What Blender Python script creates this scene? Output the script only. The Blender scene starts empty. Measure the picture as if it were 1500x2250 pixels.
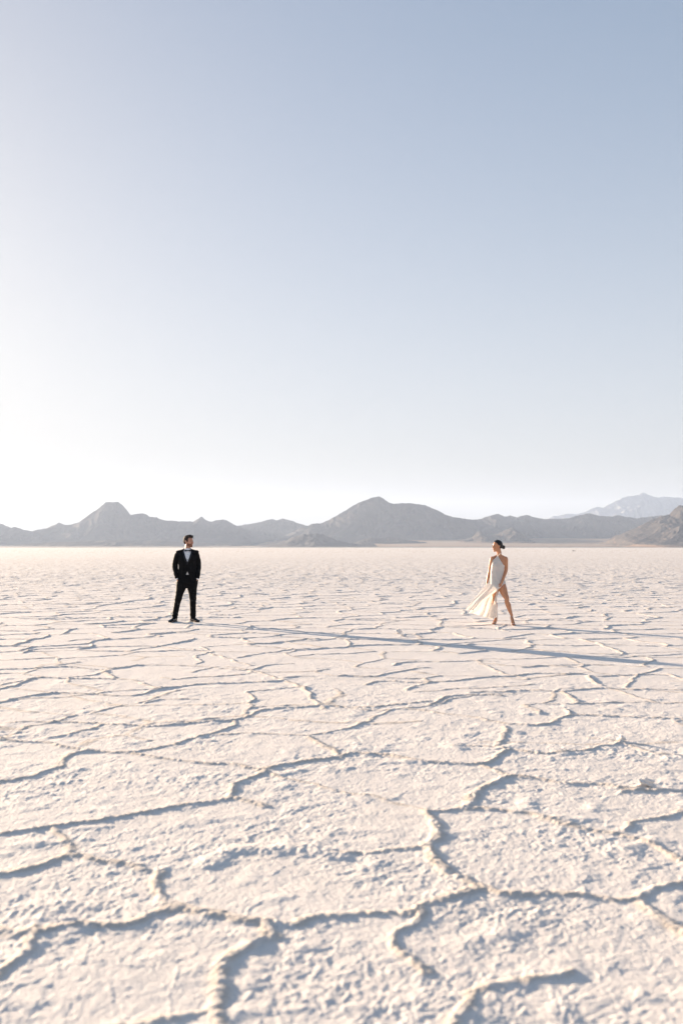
import bpy, bmesh, math, random
import numpy as np
from mathutils import Vector, Matrix, Euler

S = bpy.context.scene
COL = S.collection
R_ = math.radians

# ------------------------------------------------------------------ camera, sky, sun, exposure
CAM_H, F_PX, PITCH = 1.58, 2187.5, R_(2.04)
cd = bpy.data.cameras.new('camera')
cam = bpy.data.objects.new('camera', cd)
COL.objects.link(cam)
S.camera = cam
cam.location = (0, 0, CAM_H)
cam.rotation_euler = (R_(90) + PITCH, 0, 0)
cd.sensor_fit = 'VERTICAL'
cd.sensor_height = 36
cd.sensor_width = 24
cd.lens = 35
cd.clip_start = 0.1
cd.clip_end = 120000
cd.dof.use_dof = True
cd.dof.focus_distance = 20.5
cd.dof.aperture_fstop = 2.0

SUN_EL, SUN_AZ = R_(8.0), R_(-45)          # sun low, behind the couple on the left
w = bpy.data.worlds.new('World')
S.world = w
w.use_nodes = True
nt = w.node_tree
bg = nt.nodes['Background']
sky = nt.nodes.new('ShaderNodeTexSky')
sky.sky_type = 'NISHITA'
sky.sun_disc = False
sky.sun_elevation = SUN_EL
sky.sun_rotation = SUN_AZ
sky.altitude = 1300
sky.air_density = 0.6
sky.dust_density = 4.2
sky.ozone_density = 1.2
gm = nt.nodes.new('ShaderNodeGamma')
gm.inputs['Gamma'].default_value = 0.46
nt.links.new(sky.outputs[0], gm.inputs[0])
hs = nt.nodes.new('ShaderNodeHueSaturation')
hs.inputs['Saturation'].default_value = 1.85
nt.links.new(gm.outputs[0], hs.inputs['Color'])
# the pale dust near the horizon, all the way round
tcw = nt.nodes.new('ShaderNodeTexCoord')
sep = nt.nodes.new('ShaderNodeSeparateXYZ')
nt.links.new(tcw.outputs['Generated'], sep.inputs[0])
def wmath(op, a, b=None):
    n = nt.nodes.new('ShaderNodeMath'); n.operation = op
    for i, v in enumerate((a, b)):
        if v is None: continue
        if isinstance(v, (int, float)): n.inputs[i].default_value = v
        else: nt.links.new(v, n.inputs[i])
    return n.outputs[0]
zc = wmath('MAXIMUM', sep.outputs[2], 0.0)
fall = wmath('POWER', 2.71828, wmath('MULTIPLY', zc, -1 / .32))
fac = wmath('MULTIPLY', fall, .92)
mxw = nt.nodes.new('ShaderNodeMix'); mxw.data_type = 'RGBA'
nt.links.new(fac, mxw.inputs[0])
nt.links.new(hs.outputs[0], mxw.inputs[6])
mxw.inputs[7].default_value = (2.34, 2.29, 2.22, 1)
dim = wmath('SUBTRACT', 1.0, wmath('MULTIPLY', wmath('POWER', 2.71828, wmath('MULTIPLY', zc, -1 / .085)), .68))
scl = nt.nodes.new('ShaderNodeVectorMath'); scl.operation = 'SCALE'
nt.links.new(mxw.outputs[2], scl.inputs[0])
nt.links.new(dim, scl.inputs['Scale'])
nt.links.new(scl.outputs[0], bg.inputs[0])
bg.inputs[1].default_value = 0.0965

sl = bpy.data.lights.new('sun', 'SUN')
sl.energy = 5.0
sl.angle = R_(0.53)
sl.color = (1.0, 0.79, 0.58)
sun = bpy.data.objects.new('sun', sl)
COL.objects.link(sun)
to_sun = Vector((math.sin(SUN_AZ) * math.cos(SUN_EL), math.cos(SUN_AZ) * math.cos(SUN_EL), math.sin(SUN_EL)))
sun.rotation_euler = to_sun.to_track_quat('Z', 'Y').to_euler()

S.view_settings.view_transform = 'Standard'
S.view_settings.look = 'None'
S.view_settings.gamma = 1.0
S.view_settings.use_curve_mapping = False
S.view_settings.exposure = 1.88
S.cycles.volume_bounces = 1

# ------------------------------------------------------------------ helpers
def tag(o, label=None, cat=None, group=None, kind=None):
    if label: o['label'] = label
    if cat: o['category'] = cat
    if group: o['group'] = group
    if kind: o['kind'] = kind
    return o

def link(o, parent=None):
    COL.objects.link(o)
    if parent is not None: o.parent = parent
    return o

def ground_pt(px, py):
    """point of the flat ground seen at photo pixel (px, py)"""
    u = (px - 750.0) / F_PX
    v = (py - 1125.0) / F_PX
    dy = math.cos(PITCH) + v * math.sin(PITCH)
    dz = math.sin(PITCH) - v * math.cos(PITCH)
    t = -CAM_H / dz
    return u * t, dy * t

def hash2(ix, iy, seed):
    h = (ix.astype(np.int64) * 374761393 + iy.astype(np.int64) * 668265263 + seed * 1442695041) & 0xffffffff
    h = ((h ^ (h >> 13)) * 1274126177) & 0xffffffff
    h = h ^ (h >> 16)
    h = (h * 2246822519) & 0xffffffff
    h = h ^ (h >> 15)
    return (h & 0xffffff).astype(np.float32) / 16777216.0

def vnoise(x, y, seed=0):
    """gradient noise in about -1..1"""
    x0 = np.floor(x); y0 = np.floor(y)
    fx = (x - x0).astype(np.float32); fy = (y - y0).astype(np.float32)
    x0 = x0.astype(np.int64); y0 = y0.astype(np.int64)
    ux = fx * fx * fx * (fx * (fx * 6 - 15) + 10)
    uy = fy * fy * fy * (fy * (fy * 6 - 15) + 10)
    def g(dx, dy):
        a = hash2(x0 + dx, y0 + dy, seed) * np.float32(6.2831853)
        return np.cos(a) * (fx - dx) + np.sin(a) * (fy - dy)
    n0 = g(0, 0) * (1 - ux) + g(1, 0) * ux
    n1 = g(0, 1) * (1 - ux) + g(1, 1) * ux
    return (n0 * (1 - uy) + n1 * uy) * 1.45

def smooth(a, b, x):
    t = np.clip((x - a) / (b - a), 0, 1)
    return t * t * (3 - 2 * t)

def fast_mesh(name, co, quads):
    me = bpy.data.meshes.new(name)
    me.vertices.add(len(co))
    me.vertices.foreach_set('co', np.ascontiguousarray(co, dtype=np.float32).ravel())
    n = len(quads)
    me.loops.add(n * 4)
    me.loops.foreach_set('vertex_index', np.ascontiguousarray(quads, dtype=np.int32).ravel())
    me.polygons.add(n)
    me.polygons.foreach_set('loop_start', np.arange(0, n * 4, 4, dtype=np.int32))
    me.polygons.foreach_set('use_smooth', np.ones(n, dtype=bool))
    me.update(calc_edges=True)
    return me

class Mat:
    def __init__(self, name):
        self.m = bpy.data.materials.new(name)
        self.m.use_nodes = True
        self.nt = self.m.node_tree
        self.b = self.nt.nodes['Principled BSDF']
    def node(self, t, **kw):
        n = self.nt.nodes.new(t)
        for k, v in kw.items():
            if k in n.inputs.keys(): n.inputs[k].default_value = v
            else: setattr(n, k, v)
        return n
    def link(self, a, b): self.nt.links.new(a, b)

def simple_mat(name, col, rough=0.6, var=0.12, scale=20, bump=0.0, bscale=80, **extra):
    M = Mat(name)
    tc = M.node('ShaderNodeTexCoord')
    nz = M.node('ShaderNodeTexNoise', Scale=scale, Detail=4.0)
    M.link(tc.outputs['Object'], nz.inputs['Vector'])
    mx = M.node('ShaderNodeMix', data_type='RGBA')
    mx.inputs[6].default_value = (*[c * (1 - var) for c in col], 1)
    mx.inputs[7].default_value = (*[min(1, c * (1 + var)) for c in col], 1)
    M.link(nz.outputs[0], mx.inputs[0])
    M.link(mx.outputs[2], M.b.inputs['Base Color'])
    M.b.inputs['Roughness'].default_value = rough
    for k, v in extra.items(): M.b.inputs[k.replace('_', ' ')].default_value = v
    if bump:
        n2 = M.node('ShaderNodeTexNoise', Scale=bscale, Detail=3.0)
        M.link(tc.outputs['Object'], n2.inputs['Vector'])
        bp = M.node('ShaderNodeBump', Strength=bump, Distance=0.004)
        M.link(n2.outputs[0], bp.inputs['Height'])
        M.link(bp.outputs[0], M.b.inputs['Normal'])
    return M.m

# ------------------------------------------------------------------ salt flat
# pressure ridges between the salt plates, as polylines (photo pixels turned into ground points);
# h = height in m, w = half width in m
RIDGES = [
 (.030,.035,[(-60,1597),(0,1592),(50,1585),(90,1587),(150,1586),(225,1590),(280,1594),(340,1596),(400,1591),(450,1588),(500,1586),(520,1584),(540,1575),(575,1560),(625,1555),(700,1551),(750,1554),(790,1560),(840,1562),(860,1560),(900,1559),(930,1562),(975,1569),(1025,1575),(1060,1580),(1100,1590),(1130,1591),(1190,1596),(1215,1587),(1255,1572),(1300,1571),(1350,1574),(1400,1577),(1500,1580),(1580,1578)]),
 (.035,.035,[(-60,1620),(0,1622),(30,1627),(65,1630),(100,1632),(130,1640),(175,1647),(195,1650),(220,1651),(280,1652),(320,1661),(375,1669),(425,1677),(460,1681),(500,1681),(540,1687),(570,1692),(580,1697)]),
 (.028,.03,[(105,1622),(150,1615),(200,1600),(228,1590)]),
 (.035,.035,[(-60,1720),(0,1717),(30,1712),(65,1705),(100,1697),(125,1687),(150,1670),(165,1657),(195,1650)]),
 (.028,.03,[(305,1652),(350,1645),(400,1632),(450,1617),(480,1610),(500,1600),(520,1585)]),
 (.022,.028,[(480,1615),(550,1613),(625,1615),(675,1617),(700,1612),(725,1609),(750,1602),(780,1597),(805,1587),(825,1572),(860,1560),(900,1557),(960,1550),(990,1535),(1070,1525),(1140,1524)]),
 (.042,.04,[(-60,1836),(0,1834),(30,1831),(75,1827),(125,1817),(175,1807),(225,1800),(275,1792),(325,1785),(370,1777),(425,1765),(475,1760),(512,1755),(540,1760),(580,1774)]),
 (.038,.035,[(512,1754),(510,1737),(520,1720),(545,1710),(575,1697)]),
 (.020,.022,[(575,1697),(600,1702),(635,1712),(675,1722),(715,1732),(765,1745),(825,1752),(865,1765),(905,1772),(935,1782)]),
 (.042,.042,[(580,1688),(600,1684),(650,1677),(700,1670),(750,1665),(775,1652),(815,1656),(850,1660),(890,1667),(930,1674),(975,1679),(1030,1681),(1060,1681),(1085,1670),(1100,1657),(1115,1648)]),
 (.036,.04,[(680,1620),(695,1627),(715,1637),(735,1652),(745,1667)]),
 (.030,.035,[(1060,1681),(1090,1692),(1120,1705),(1130,1705)]),
 (.030,.032,[(1115,1647),(1150,1652),(1185,1656),(1225,1656),(1275,1650),(1315,1642),(1355,1637),(1365,1632)]),
 (.024,.03,[(1295,1622),(1325,1625),(1355,1630),(1385,1640),(1420,1650),(1460,1657),(1500,1660),(1580,1662)]),
 (.028,.035,[(1105,1595),(1110,1610),(1100,1625),(1090,1640),(1115,1648)]),
 (.016,.025,[(1000,1642),(1040,1640),(1080,1641)]),
 (.030,.03,[(1240,1560),(1255,1572)]),
 (.046,.042,[(1015,1775),(1030,1757),(1050,1740),(1080,1725),(1110,1710),(1130,1705),(1175,1711),(1225,1717),(1275,1724),(1325,1727),(1375,1735),(1400,1739),(1450,1740),(1500,1741),(1580,1744)]),
 (.026,.03,[(1370,1742),(1400,1732),(1425,1728)]),
 (.038,.036,[(950,1782),(980,1781),(1015,1777),(1050,1775),(1075,1780),(1110,1785),(1150,1789),(1185,1795),(1225,1807),(1275,1817),(1305,1825),(1350,1832),(1380,1840),(1420,1850),(1450,1867),(1475,1880),(1500,1892),(1580,1925)]),
 (.030,.03,[(1360,1825),(1380,1812),(1415,1802),(1450,1797),(1500,1780),(1560,1765)]),
 (.050,.045,[(935,1782),(950,1800),(970,1825),(965,1845),(940,1857),(935,1870),(955,1885),(975,1900),(990,1920),(1015,1932),(1035,1943),(1050,1948)]),
 (.030,.03,[(720,1875),(800,1875),(850,1872),(900,1867),(935,1866)]),
 (.036,.036,[(-60,1930),(0,1922),(40,1917),(80,1907),(120,1897),(160,1878),(175,1880),(225,1892),(270,1899),(320,1911)]),
 (.028,.035,[(160,1878),(155,1860),(145,1840),(130,1825),(120,1815)]),
 (.048,.042,[(350,1915),(345,1930),(340,1950),(350,1970),(370,1985),(395,1997)]),
 (.048,.042,[(-60,2040),(0,2047),(25,2052),(50,2050),(75,2045),(100,2045),(140,2035),(190,2035),(240,2036),(290,2031),(330,2020),(365,2007),(395,2000),(425,2002),(460,2006),(500,2014),(530,2022),(565,2031),(600,2031),(640,2032),(675,2020),(710,2012),(750,2013),(780,2010),(825,2007),(875,2007),(900,2006),(920,1995)]),
 (.038,.036,[(75,2042),(70,2065),(60,2090),(40,2110),(20,2135),(0,2155),(-40,2185)]),
 (.046,.042,[(570,2027),(590,2045),(585,2060),(550,2072),(520,2090),(495,2110),(485,2130),(485,2160),(480,2180),(475,2200),(475,2220),(480,2240),(490,2270),(500,2310)]),
 (.028,.03,[(240,2262),(300,2250),(350,2240),(400,2230),(440,2224),(470,2225)]),
 (.046,.042,[(920,1995),(950,1990),(985,1982),(1020,1965),(1050,1950),(1075,1957),(1110,1965),(1160,1965),(1210,1966),(1250,1967),(1300,1972),(1350,1978),(1400,1980),(1415,1967),(1440,1962),(1465,1952),(1500,1946),(1580,1936)]),
 (.036,.034,[(920,1995),(910,2020),(890,2045),(865,2055),(870,2080),(890,2100),(910,2120),(935,2135)]),
 (.044,.042,[(1405,1985),(1415,2000),(1435,2017),(1460,2030),(1500,2055),(1570,2090)]),
 (.036,.036,[(1250,2135),(1215,2145),(1175,2152),(1140,2160),(1100,2170),(1070,2175),(1045,2185),(1030,2200),(1000,2225),(965,2255),(930,2290)]),
 (.046,.095,[(450,1895),(520,1870),(560,1868),(600,1870),(640,1865),(700,1872),(740,1885)]),
 # middle distance
 (.030,.035,[(55,1435),(70,1427),(125,1425),(175,1422),(250,1420),(300,1419),(350,1420),(400,1427),(440,1432),(475,1440),(500,1447),(525,1457),(555,1462)]),
 (.030,.04,[(550,1472),(590,1485),(620,1495),(650,1505),(675,1520),(690,1540),(715,1557)]),
 (.030,.035,[(-40,1473),(0,1472),(40,1470),(100,1467),(160,1465),(215,1471)]),
 (.030,.04,[(225,1472),(245,1487),(250,1492)]),
 (.022,.03,[(120,1462),(175,1455)]),
 (.032,.035,[(-40,1520),(0,1517),(40,1505),(60,1495),(95,1487),(150,1491),(210,1491),(260,1491),(300,1497),(340,1510),(350,1512),(400,1509),(450,1502),(500,1502),(575,1499),(620,1497)]),
 (.034,.035,[(-40,1548),(0,1545),(50,1532),(100,1525),(130,1522),(175,1524),(225,1527),(280,1530),(320,1525),(345,1515),(370,1511)]),
 (.026,.03,[(250,1470),(280,1465),(310,1462),(360,1461),(430,1463),(500,1472),(550,1474),(570,1465),(600,1460),(645,1458)]),
 (.024,.03,[(520,1445),(570,1437),(625,1430),(675,1425)]),
 (.022,.03,[(320,1545),(350,1537),(385,1535),(425,1537)]),
 (.020,.03,[(420,1477),(450,1470),(480,1465)]),
 (.020,.03,[(620,1490),(650,1487),(685,1486)]),
 (.026,.03,[(865,1462),(875,1457),(925,1454),(1000,1454),(1050,1451),(1090,1454)]),
 (.024,.03,[(750,1485),(805,1489),(850,1480),(895,1472),(935,1467)]),
 (.032,.035,[(805,1505),(825,1497),(875,1497),(920,1500),(950,1499),(1000,1496),(1030,1491),(1100,1487),(1145,1485),(1165,1480),(1225,1481),(1275,1482)]),
 (.034,.035,[(945,1550),(975,1535),(1015,1526),(1050,1527),(1095,1529)]),
 (.024,.03,[(1140,1467),(1175,1465),(1230,1462),(1290,1461),(1345,1461)]),
 (.030,.04,[(1295,1485),(1305,1500),(1320,1507)]),
 (.026,.03,[(1315,1487),(1375,1484),(1435,1482),(1460,1484)]),
 (.028,.03,[(1030,1522),(1090,1520),(1150,1517),(1230,1520),(1275,1515),(1315,1512),(1375,1516),(1450,1516),(1500,1516),(1560,1517)]),
 (.028,.04,[(1235,1520),(1250,1532),(1270,1545)]),
 (.026,.04,[(1470,1482),(1490,1490),(1500,1495),(1540,1505)]),
 (.022,.03,[(1350,1445),(1400,1442),(1460,1439),(1500,1437),(1560,1436)]),
 (.024,.03,[(970,1420),(1000,1414),(1050,1410),(1110,1406),(1150,1402)]),
 (.022,.03,[(640,1410),(700,1408),(760,1400),(830,1404),(900,1402)]),
 (.024,.03,[(150,1409),(180,1404),(240,1406),(330,1400),(360,1392),(420,1388),(520,1392)]),
]

ang_d = np.arange(-21.5, 21.5, 0.063)
ang_m = np.concatenate([np.arange(21.5, 46, 0.35), np.arange(46, 180, 4.0)])
TH = np.radians(np.concatenate([-ang_m[::-1], ang_d, ang_m]))
TH = np.concatenate([[-math.pi], TH, [math.pi]]).astype(np.float64)
def geo(a, b, q):
    n = int(math.log(b / a) / math.log(q)) + 1
    return a * (b / a) ** (np.arange(n) / n)
RR = np.concatenate([geo(0.3, 2.6, 1.12), geo(2.6, 12, 1.0030), geo(12, 60, 1.0023), geo(60, 150, 1.0036), geo(150, 300, 1.012),
                     geo(300, 25000, 1.10), [25000.0]])
NR, NT = len(RR), len(TH)
X = (RR[:, None] * np.sin(TH)[None, :])
Y = (RR[:, None] * np.cos(TH)[None, :])

PERSON_SPOTS = [ground_pt(*p) for p in ((384, 1366.5), (428, 1366), (1088, 1372), (1126, 1374))]

def ground_fields(X, Y):
    """height of the salt crust, ridge strength"""
    shp = X.shape
    # irregular course of the ridges
    wx = X + vnoise(X * 3.1, Y * 3.1, 11) * .045 + vnoise(X * 11, Y * 11, 12) * .015 + vnoise(X * 30, Y * 30, 16) * .006
    wy = Y + vnoise(X * 3.1, Y * 3.1, 13) * .045 + vnoise(X * 11, Y * 11, 14) * .015 + vnoise(X * 30, Y * 30, 17) * .006
    return wx, wy

WX, WY = ground_fields(X, Y)
DR = np.full(X.shape, 9.0, dtype=np.float32)      # distance to nearest traced ridge / its width
RH = np.zeros(X.shape, dtype=np.float32)          # ridge height
ID = np.full(X.shape, -1, dtype=np.int32)
SW = np.ones(X.shape, dtype=np.float32)     # how much mud the ridge brought up
rr_arr, th_arr = RR, TH
for k, (hh, ww, pts) in enumerate(RIDGES):
    g = [ground_pt(*p) for p in pts]
    # smooth the course (Chaikin)
    for _ in range(2):
        q = [g[0]]
        for a, b in zip(g[:-1], g[1:]):
            q += [(a[0]*.75+b[0]*.25, a[1]*.75+b[1]*.25), (a[0]*.25+b[0]*.75, a[1]*.25+b[1]*.75)]
        q.append(g[-1]); g = q
    n = len(g)
    dd = math.hypot(g[n//2][0], g[n//2][1])
    wide = ww * .72
    hgt = hh * (.215 + .017 * max(0, min(8, dd - 5)))
    for a, b in zip(g[:-1], g[1:]):
        m = .32
        r0 = min(math.hypot(*a), math.hypot(*b)) - m
        r1 = max(math.hypot(*a), math.hypot(*b)) + m
        t0 = min(math.atan2(*a), math.atan2(*b)) - m / max(1, r0)
        t1 = max(math.atan2(*a), math.atan2(*b)) + m / max(1, r0)
        i0, i1 = np.searchsorted(rr_arr, [r0, r1]); j0, j1 = np.searchsorted(th_arr, [t0, t1])
        if i1 <= i0 or j1 <= j0: continue
        sl_ = (slice(i0, i1), slice(j0, j1))
        px, py = WX[sl_] - a[0], WY[sl_] - a[1]
        ex, ey = b[0] - a[0], b[1] - a[1]
        L2 = ex * ex + ey * ey + 1e-9
        t = np.clip((px * ex + py * ey) / L2, 0, 1)
        d = np.hypot(px - t * ex, py - t * ey) / wide
        upd = d < DR[sl_]
        DR[sl_] = np.where(upd, d, DR[sl_])
        RH[sl_] = np.where(upd, hgt, RH[sl_])
        ID[sl_] = np.where(upd, k, ID[sl_])
        SW[sl_] = np.where(upd, 0.0 if ww > .08 else 1.0, SW[sl_])

# cells beyond and beside the traced ones: jittered Voronoi
def cells(wx, wy, size, seed):
    gx, gy = wx / size, wy / size
    cx, cy = np.floor(gx), np.floor(gy)
    F1 = np.full(wx.shape, 1e9, np.float32); F2 = F1.copy()
    P1x = np.zeros(wx.shape, np.float32); P1y = P1x.copy(); P2x = P1x.copy(); P2y = P1x.copy()
    for dx in (-1, 0, 1):
        for dy in (-1, 0, 1):
            ix, iy = cx + dx, cy + dy
            sx = (ix - gx) + .08 + .84 * hash2(ix, iy, seed); sy = (iy - gy) + .08 + .84 * hash2(ix, iy, seed + 1)
            d = (sx * sx + sy * sy).astype(np.float32)
            c1 = d < F1
            c2 = (~c1) & (d < F2)
            F2 = np.where(c1, F1, np.where(c2, d, F2)); P2x = np.where(c1, P1x, np.where(c2, sx, P2x)); P2y = np.where(c1, P1y, np.where(c2, sy, P2y))
            F1 = np.where(c1, d, F1); P1x = np.where(c1, sx, P1x); P1y = np.where(c1, sy, P1y)
    pd = np.hypot(P2x - P1x, P2y - P1y) + 1e-6
    edge = (F2 - F1) / (2 * pd) * size
    mx, my = (P1x + P2x) * .5 + gx, (P1y + P2y) * .5 + gy      # midpoint of the pair: one value per edge
    amp = hash2(np.round(mx * 50), np.round(my * 50), seed + 3)
    return edge.astype(np.float32), amp

near = slice(0, NR)
E1, A1 = cells(WX + vnoise(X * .9, Y * .9, 41) * .25, WY + vnoise(X * .9, Y * .9, 42) * .25, 1.02, 71)
py_dist = np.hypot(X, Y)
inside = (1 - smooth(.335, .36, np.abs(np.tan(np.clip(TH, -1.2, 1.2)))[None, :] * np.ones_like(X))) * (1 - smooth(14.2, 16.5, py_dist + vnoise(X * .5, Y * .5, 5)))
inside = np.where(np.abs(TH)[None, :] > .5, 0, inside)
vor_w = .026 * (1 + .018 * np.clip(py_dist - 14, 0, 60))
vor_h = (.005 + .011 * A1) * (A1 > .05) * np.where(inside > .01, (1 - inside) + .50 * (A1 > .35) * inside * smooth(7.5, 10.5, py_dist), 1) * (1 + .012 * np.clip(py_dist - 14, 0, 60)) * (1 - .25 * smooth(50, 110, py_dist))
del WX, WY
VD = E1 / vor_w

def octave(lam, seed, sx=1.0, sy=1.0):
    return vnoise(X / lam * sx, Y / lam * sy, seed)

fade = lambda lam: (1 - smooth(lam * .35, lam * 1.1, py_dist * .0015))
lump = 1.05 + .30 * octave(.032, 21) * fade(.04) + .20 * octave(.10, 22) * fade(.1) + .30 * octave(.55, 23)
lump = np.clip(lump, .3, 1.35).astype(np.float32)
prof = lambda d: np.exp(-np.abs(d) ** 2.6) + .14 * np.exp(-(d / 3.2) ** 2)
rope = (1 + .28 * octave(.028, 24) * fade(.028)) * lump
H = RH * prof(DR) * rope * (DR < 8.5) + vor_h * prof(VD) * lump
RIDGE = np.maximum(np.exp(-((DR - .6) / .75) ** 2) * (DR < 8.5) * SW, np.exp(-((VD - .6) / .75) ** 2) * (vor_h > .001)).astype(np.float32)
# crust between the ridges: swells, clods and crumbs
H += .005 * octave(1.7, 31) + .0025 * octave(.62, 32)
clod = np.clip(octave(.26, 33) + .5 * octave(.12, 34) * fade(.12) - .10, 0, 2)
H += .0110 * (1 - .6 * smooth(8.5, 15, py_dist)) * clod ** 1.2 * (.55 + .75 * np.clip(octave(1.1, 35) + .35, 0, 1.4))
patch = .55 + .75 * np.clip(octave(.8, 43) + .35, 0, 1.4)
XW_, YW_ = X + vnoise(X / .11, Y / .11, 51) * .03, Y + vnoise(X / .11, Y / .11, 52) * .03
crumb = np.zeros_like(X)
for lam_, am_, sd_ in ((.19, .0036, 53), (.080, .0027, 54), (.038, .0024, 55), (.021, .0023, 56)):
    nn = vnoise(XW_ / lam_, YW_ / lam_ , sd_)
    crumb += am_ * np.where(nn > 0, nn, nn * .55) * fade(lam_)
E2, A2 = cells(XW_ + vnoise(X * 2.3, Y * 2.3, 61) * .12, YW_ + vnoise(X * 2.3, Y * 2.3, 62) * .12, .30, 171)
H += .0022 * A2 * (A2 > .35) * np.exp(-(E2 / .011) ** 2) * fade(.07) * (octave(1.3, 63) > -.15)
del E2, A2
rough_far = (1 - .5 * smooth(8.5, 15, py_dist))
H += 1.25 * crumb * patch * rough_far
del XW_, YW_, crumb
far_amp = np.clip(1 - (py_dist - 150) / 150, 0, 1)
H *= far_amp
flat = np.zeros_like(H)
for (fx, fy) in PERSON_SPOTS:
    flat = np.maximum(flat, np.exp(-(((X - fx) ** 2 + (Y - fy) ** 2) / .17 ** 2) ** 2))
H = H * (1 - flat) + .012 * flat
H = H.astype(np.float32)

# --- materials of the crust
def salt_material():
    M = Mat('salt_crust')
    at = M.node('ShaderNodeAttribute', attribute_name='ridge')
    tc = M.node('ShaderNodeTexCoord')
    n1 = M.node('ShaderNodeTexNoise', Scale=1.3, Detail=6.0, Roughness=.6)
    n2 = M.node('ShaderNodeTexNoise', Scale=26.0, Detail=5.0, Roughness=.65)
    n3 = M.node('ShaderNodeTexNoise', Scale=7.0, Detail=4.0, Roughness=.6)
    n4 = M.node('ShaderNodeTexNoise', Scale=.004, Detail=5.0, Roughness=.6)
    for n in (n1, n2, n3, n4): M.link(tc.outputs['Object'], n.inputs['Vector'])
    base = M.node('ShaderNodeMix', data_type='RGBA')
    base.inputs[6].default_value = (.87, .795, .73, 1)
    base.inputs[7].default_value = (.94, .885, .83, 1)
    M.link(n2.outputs[0], base.inputs[0])
    b2 = M.node('ShaderNodeMix', data_type='RGBA')
    cr = M.node('ShaderNodeMapRange'); cr.inputs[1].default_value = .42; cr.inputs[2].default_value = .72
    M.link(n1.outputs[0], cr.inputs[0]); 
    mm = M.node('ShaderNodeMath', operation='MULTIPLY'); mm.inputs[1].default_value = .35
    M.link(cr.outputs[0], mm.inputs[0]); M.link(mm.outputs[0], b2.inputs[0])
    M.link(base.outputs[2], b2.inputs[6]); b2.inputs[7].default_value = (.80, .735, .67, 1)
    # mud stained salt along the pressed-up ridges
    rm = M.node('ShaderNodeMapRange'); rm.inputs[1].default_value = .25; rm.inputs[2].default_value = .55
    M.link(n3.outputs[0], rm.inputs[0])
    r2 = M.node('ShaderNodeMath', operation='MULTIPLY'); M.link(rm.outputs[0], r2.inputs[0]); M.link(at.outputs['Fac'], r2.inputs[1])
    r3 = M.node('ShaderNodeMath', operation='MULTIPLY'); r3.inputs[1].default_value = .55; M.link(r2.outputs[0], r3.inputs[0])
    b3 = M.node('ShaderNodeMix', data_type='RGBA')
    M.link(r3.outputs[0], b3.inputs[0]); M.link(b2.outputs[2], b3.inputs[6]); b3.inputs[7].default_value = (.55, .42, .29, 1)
    # broad slow variation far away
    c4 = M.node('ShaderNodeMapRange'); c4.inputs[1].default_value = .4; c4.inputs[2].default_value = .7; c4.inputs[4].default_value = .3
    M.link(n4.outputs[0], c4.inputs[0])
    b4 = M.node('ShaderNodeMix', data_type='RGBA')
    M.link(c4.outputs[0], b4.inputs[0]); M.link(b3.outputs[2], b4.inputs[6]); b4.inputs[7].default_value = (.78, .72, .66, 1)
    M.link(b4.outputs[2], M.b.inputs['Base Color'])
    M.b.inputs['Roughness'].default_value = .85
    M.b.inputs['Specular IOR Level'].default_value = .2
    bp = M.node('ShaderNodeBump', Strength=.9, Distance=.014)
    n5 = M.node('ShaderNodeTexNoise', Scale=42.0, Detail=5.0, Roughness=.7)
    M.link(tc.outputs['Object'], n5.inputs['Vector'])
    M.link(n5.outputs[0], bp.inputs['Height'])
    M.link(bp.outputs[0], M.b.inputs['Normal'])
    return M.m
SALT = salt_material()

CO = np.stack([X, Y, H], axis=-1).reshape(-1, 3)
idx = np.arange(NR * NT).reshape(NR, NT)
Q = np.stack([idx[:-1, :-1], idx[:-1, 1:], idx[1:, 1:], idx[1:, :-1]], axis=-1).reshape(-1, 4)
lab = np.full((NR, NT), -1, np.int32)
on = (DR < 1.9) & (DR < VD + 2)
lab[on] = ID[on]
lab[(~on) & (VD < 1.8) & (vor_h > .008) & (py_dist > 2.8) & (py_dist < 60)] = 9999
ql = lab[:-1, :-1].reshape(-1)
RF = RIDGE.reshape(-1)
# smooth vertex normals of the whole sheet, so that its pieces shade as one surface
def sheet_normals():
    P = CO.reshape(NR, NT, 3)
    du = np.zeros_like(P); dv = np.zeros_like(P)
    du[:, 1:-1] = P[:, 2:] - P[:, :-2]; du[:, 0] = P[:, 1] - P[:, 0]; du[:, -1] = P[:, -1] - P[:, -2]
    dv[1:-1] = P[2:] - P[:-2]; dv[0] = P[1] - P[0]; dv[-1] = P[-1] - P[-2]
    n = np.cross(du, dv)
    n /= np.linalg.norm(n, axis=-1, keepdims=True) + 1e-12
    return n.reshape(-1, 3)
NRM = sheet_normals()

def crust_piece(name, sel, parent=None):
    q = Q[sel]
    used = np.zeros(len(CO), bool); used[q.ravel()] = True
    ui = np.flatnonzero(used)
    remap = np.zeros(len(CO), np.int32); remap[ui] = np.arange(len(ui))
    me = fast_mesh(name, CO[ui], remap[q])
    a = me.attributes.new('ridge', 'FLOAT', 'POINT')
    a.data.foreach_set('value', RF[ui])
    me.normals_split_custom_set_from_vertices(NRM[ui])
    me.materials.append(SALT)
    return link(bpy.data.objects.new(name, me), parent)

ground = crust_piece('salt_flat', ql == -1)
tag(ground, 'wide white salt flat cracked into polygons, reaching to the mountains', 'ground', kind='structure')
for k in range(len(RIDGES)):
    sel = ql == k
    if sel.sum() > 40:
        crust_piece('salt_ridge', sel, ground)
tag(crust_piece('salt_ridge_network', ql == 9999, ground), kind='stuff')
del Q, CO, NRM, E1, A1, ID, SW

def ground_z(x, y):
    r, t = math.hypot(x, y), math.atan2(x, y)
    i = int(np.clip(np.searchsorted(RR, r), 0, NR - 1)); j = int(np.clip(np.searchsorted(TH, t), 0, NT - 1))
    return float(H[i, j])

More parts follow.
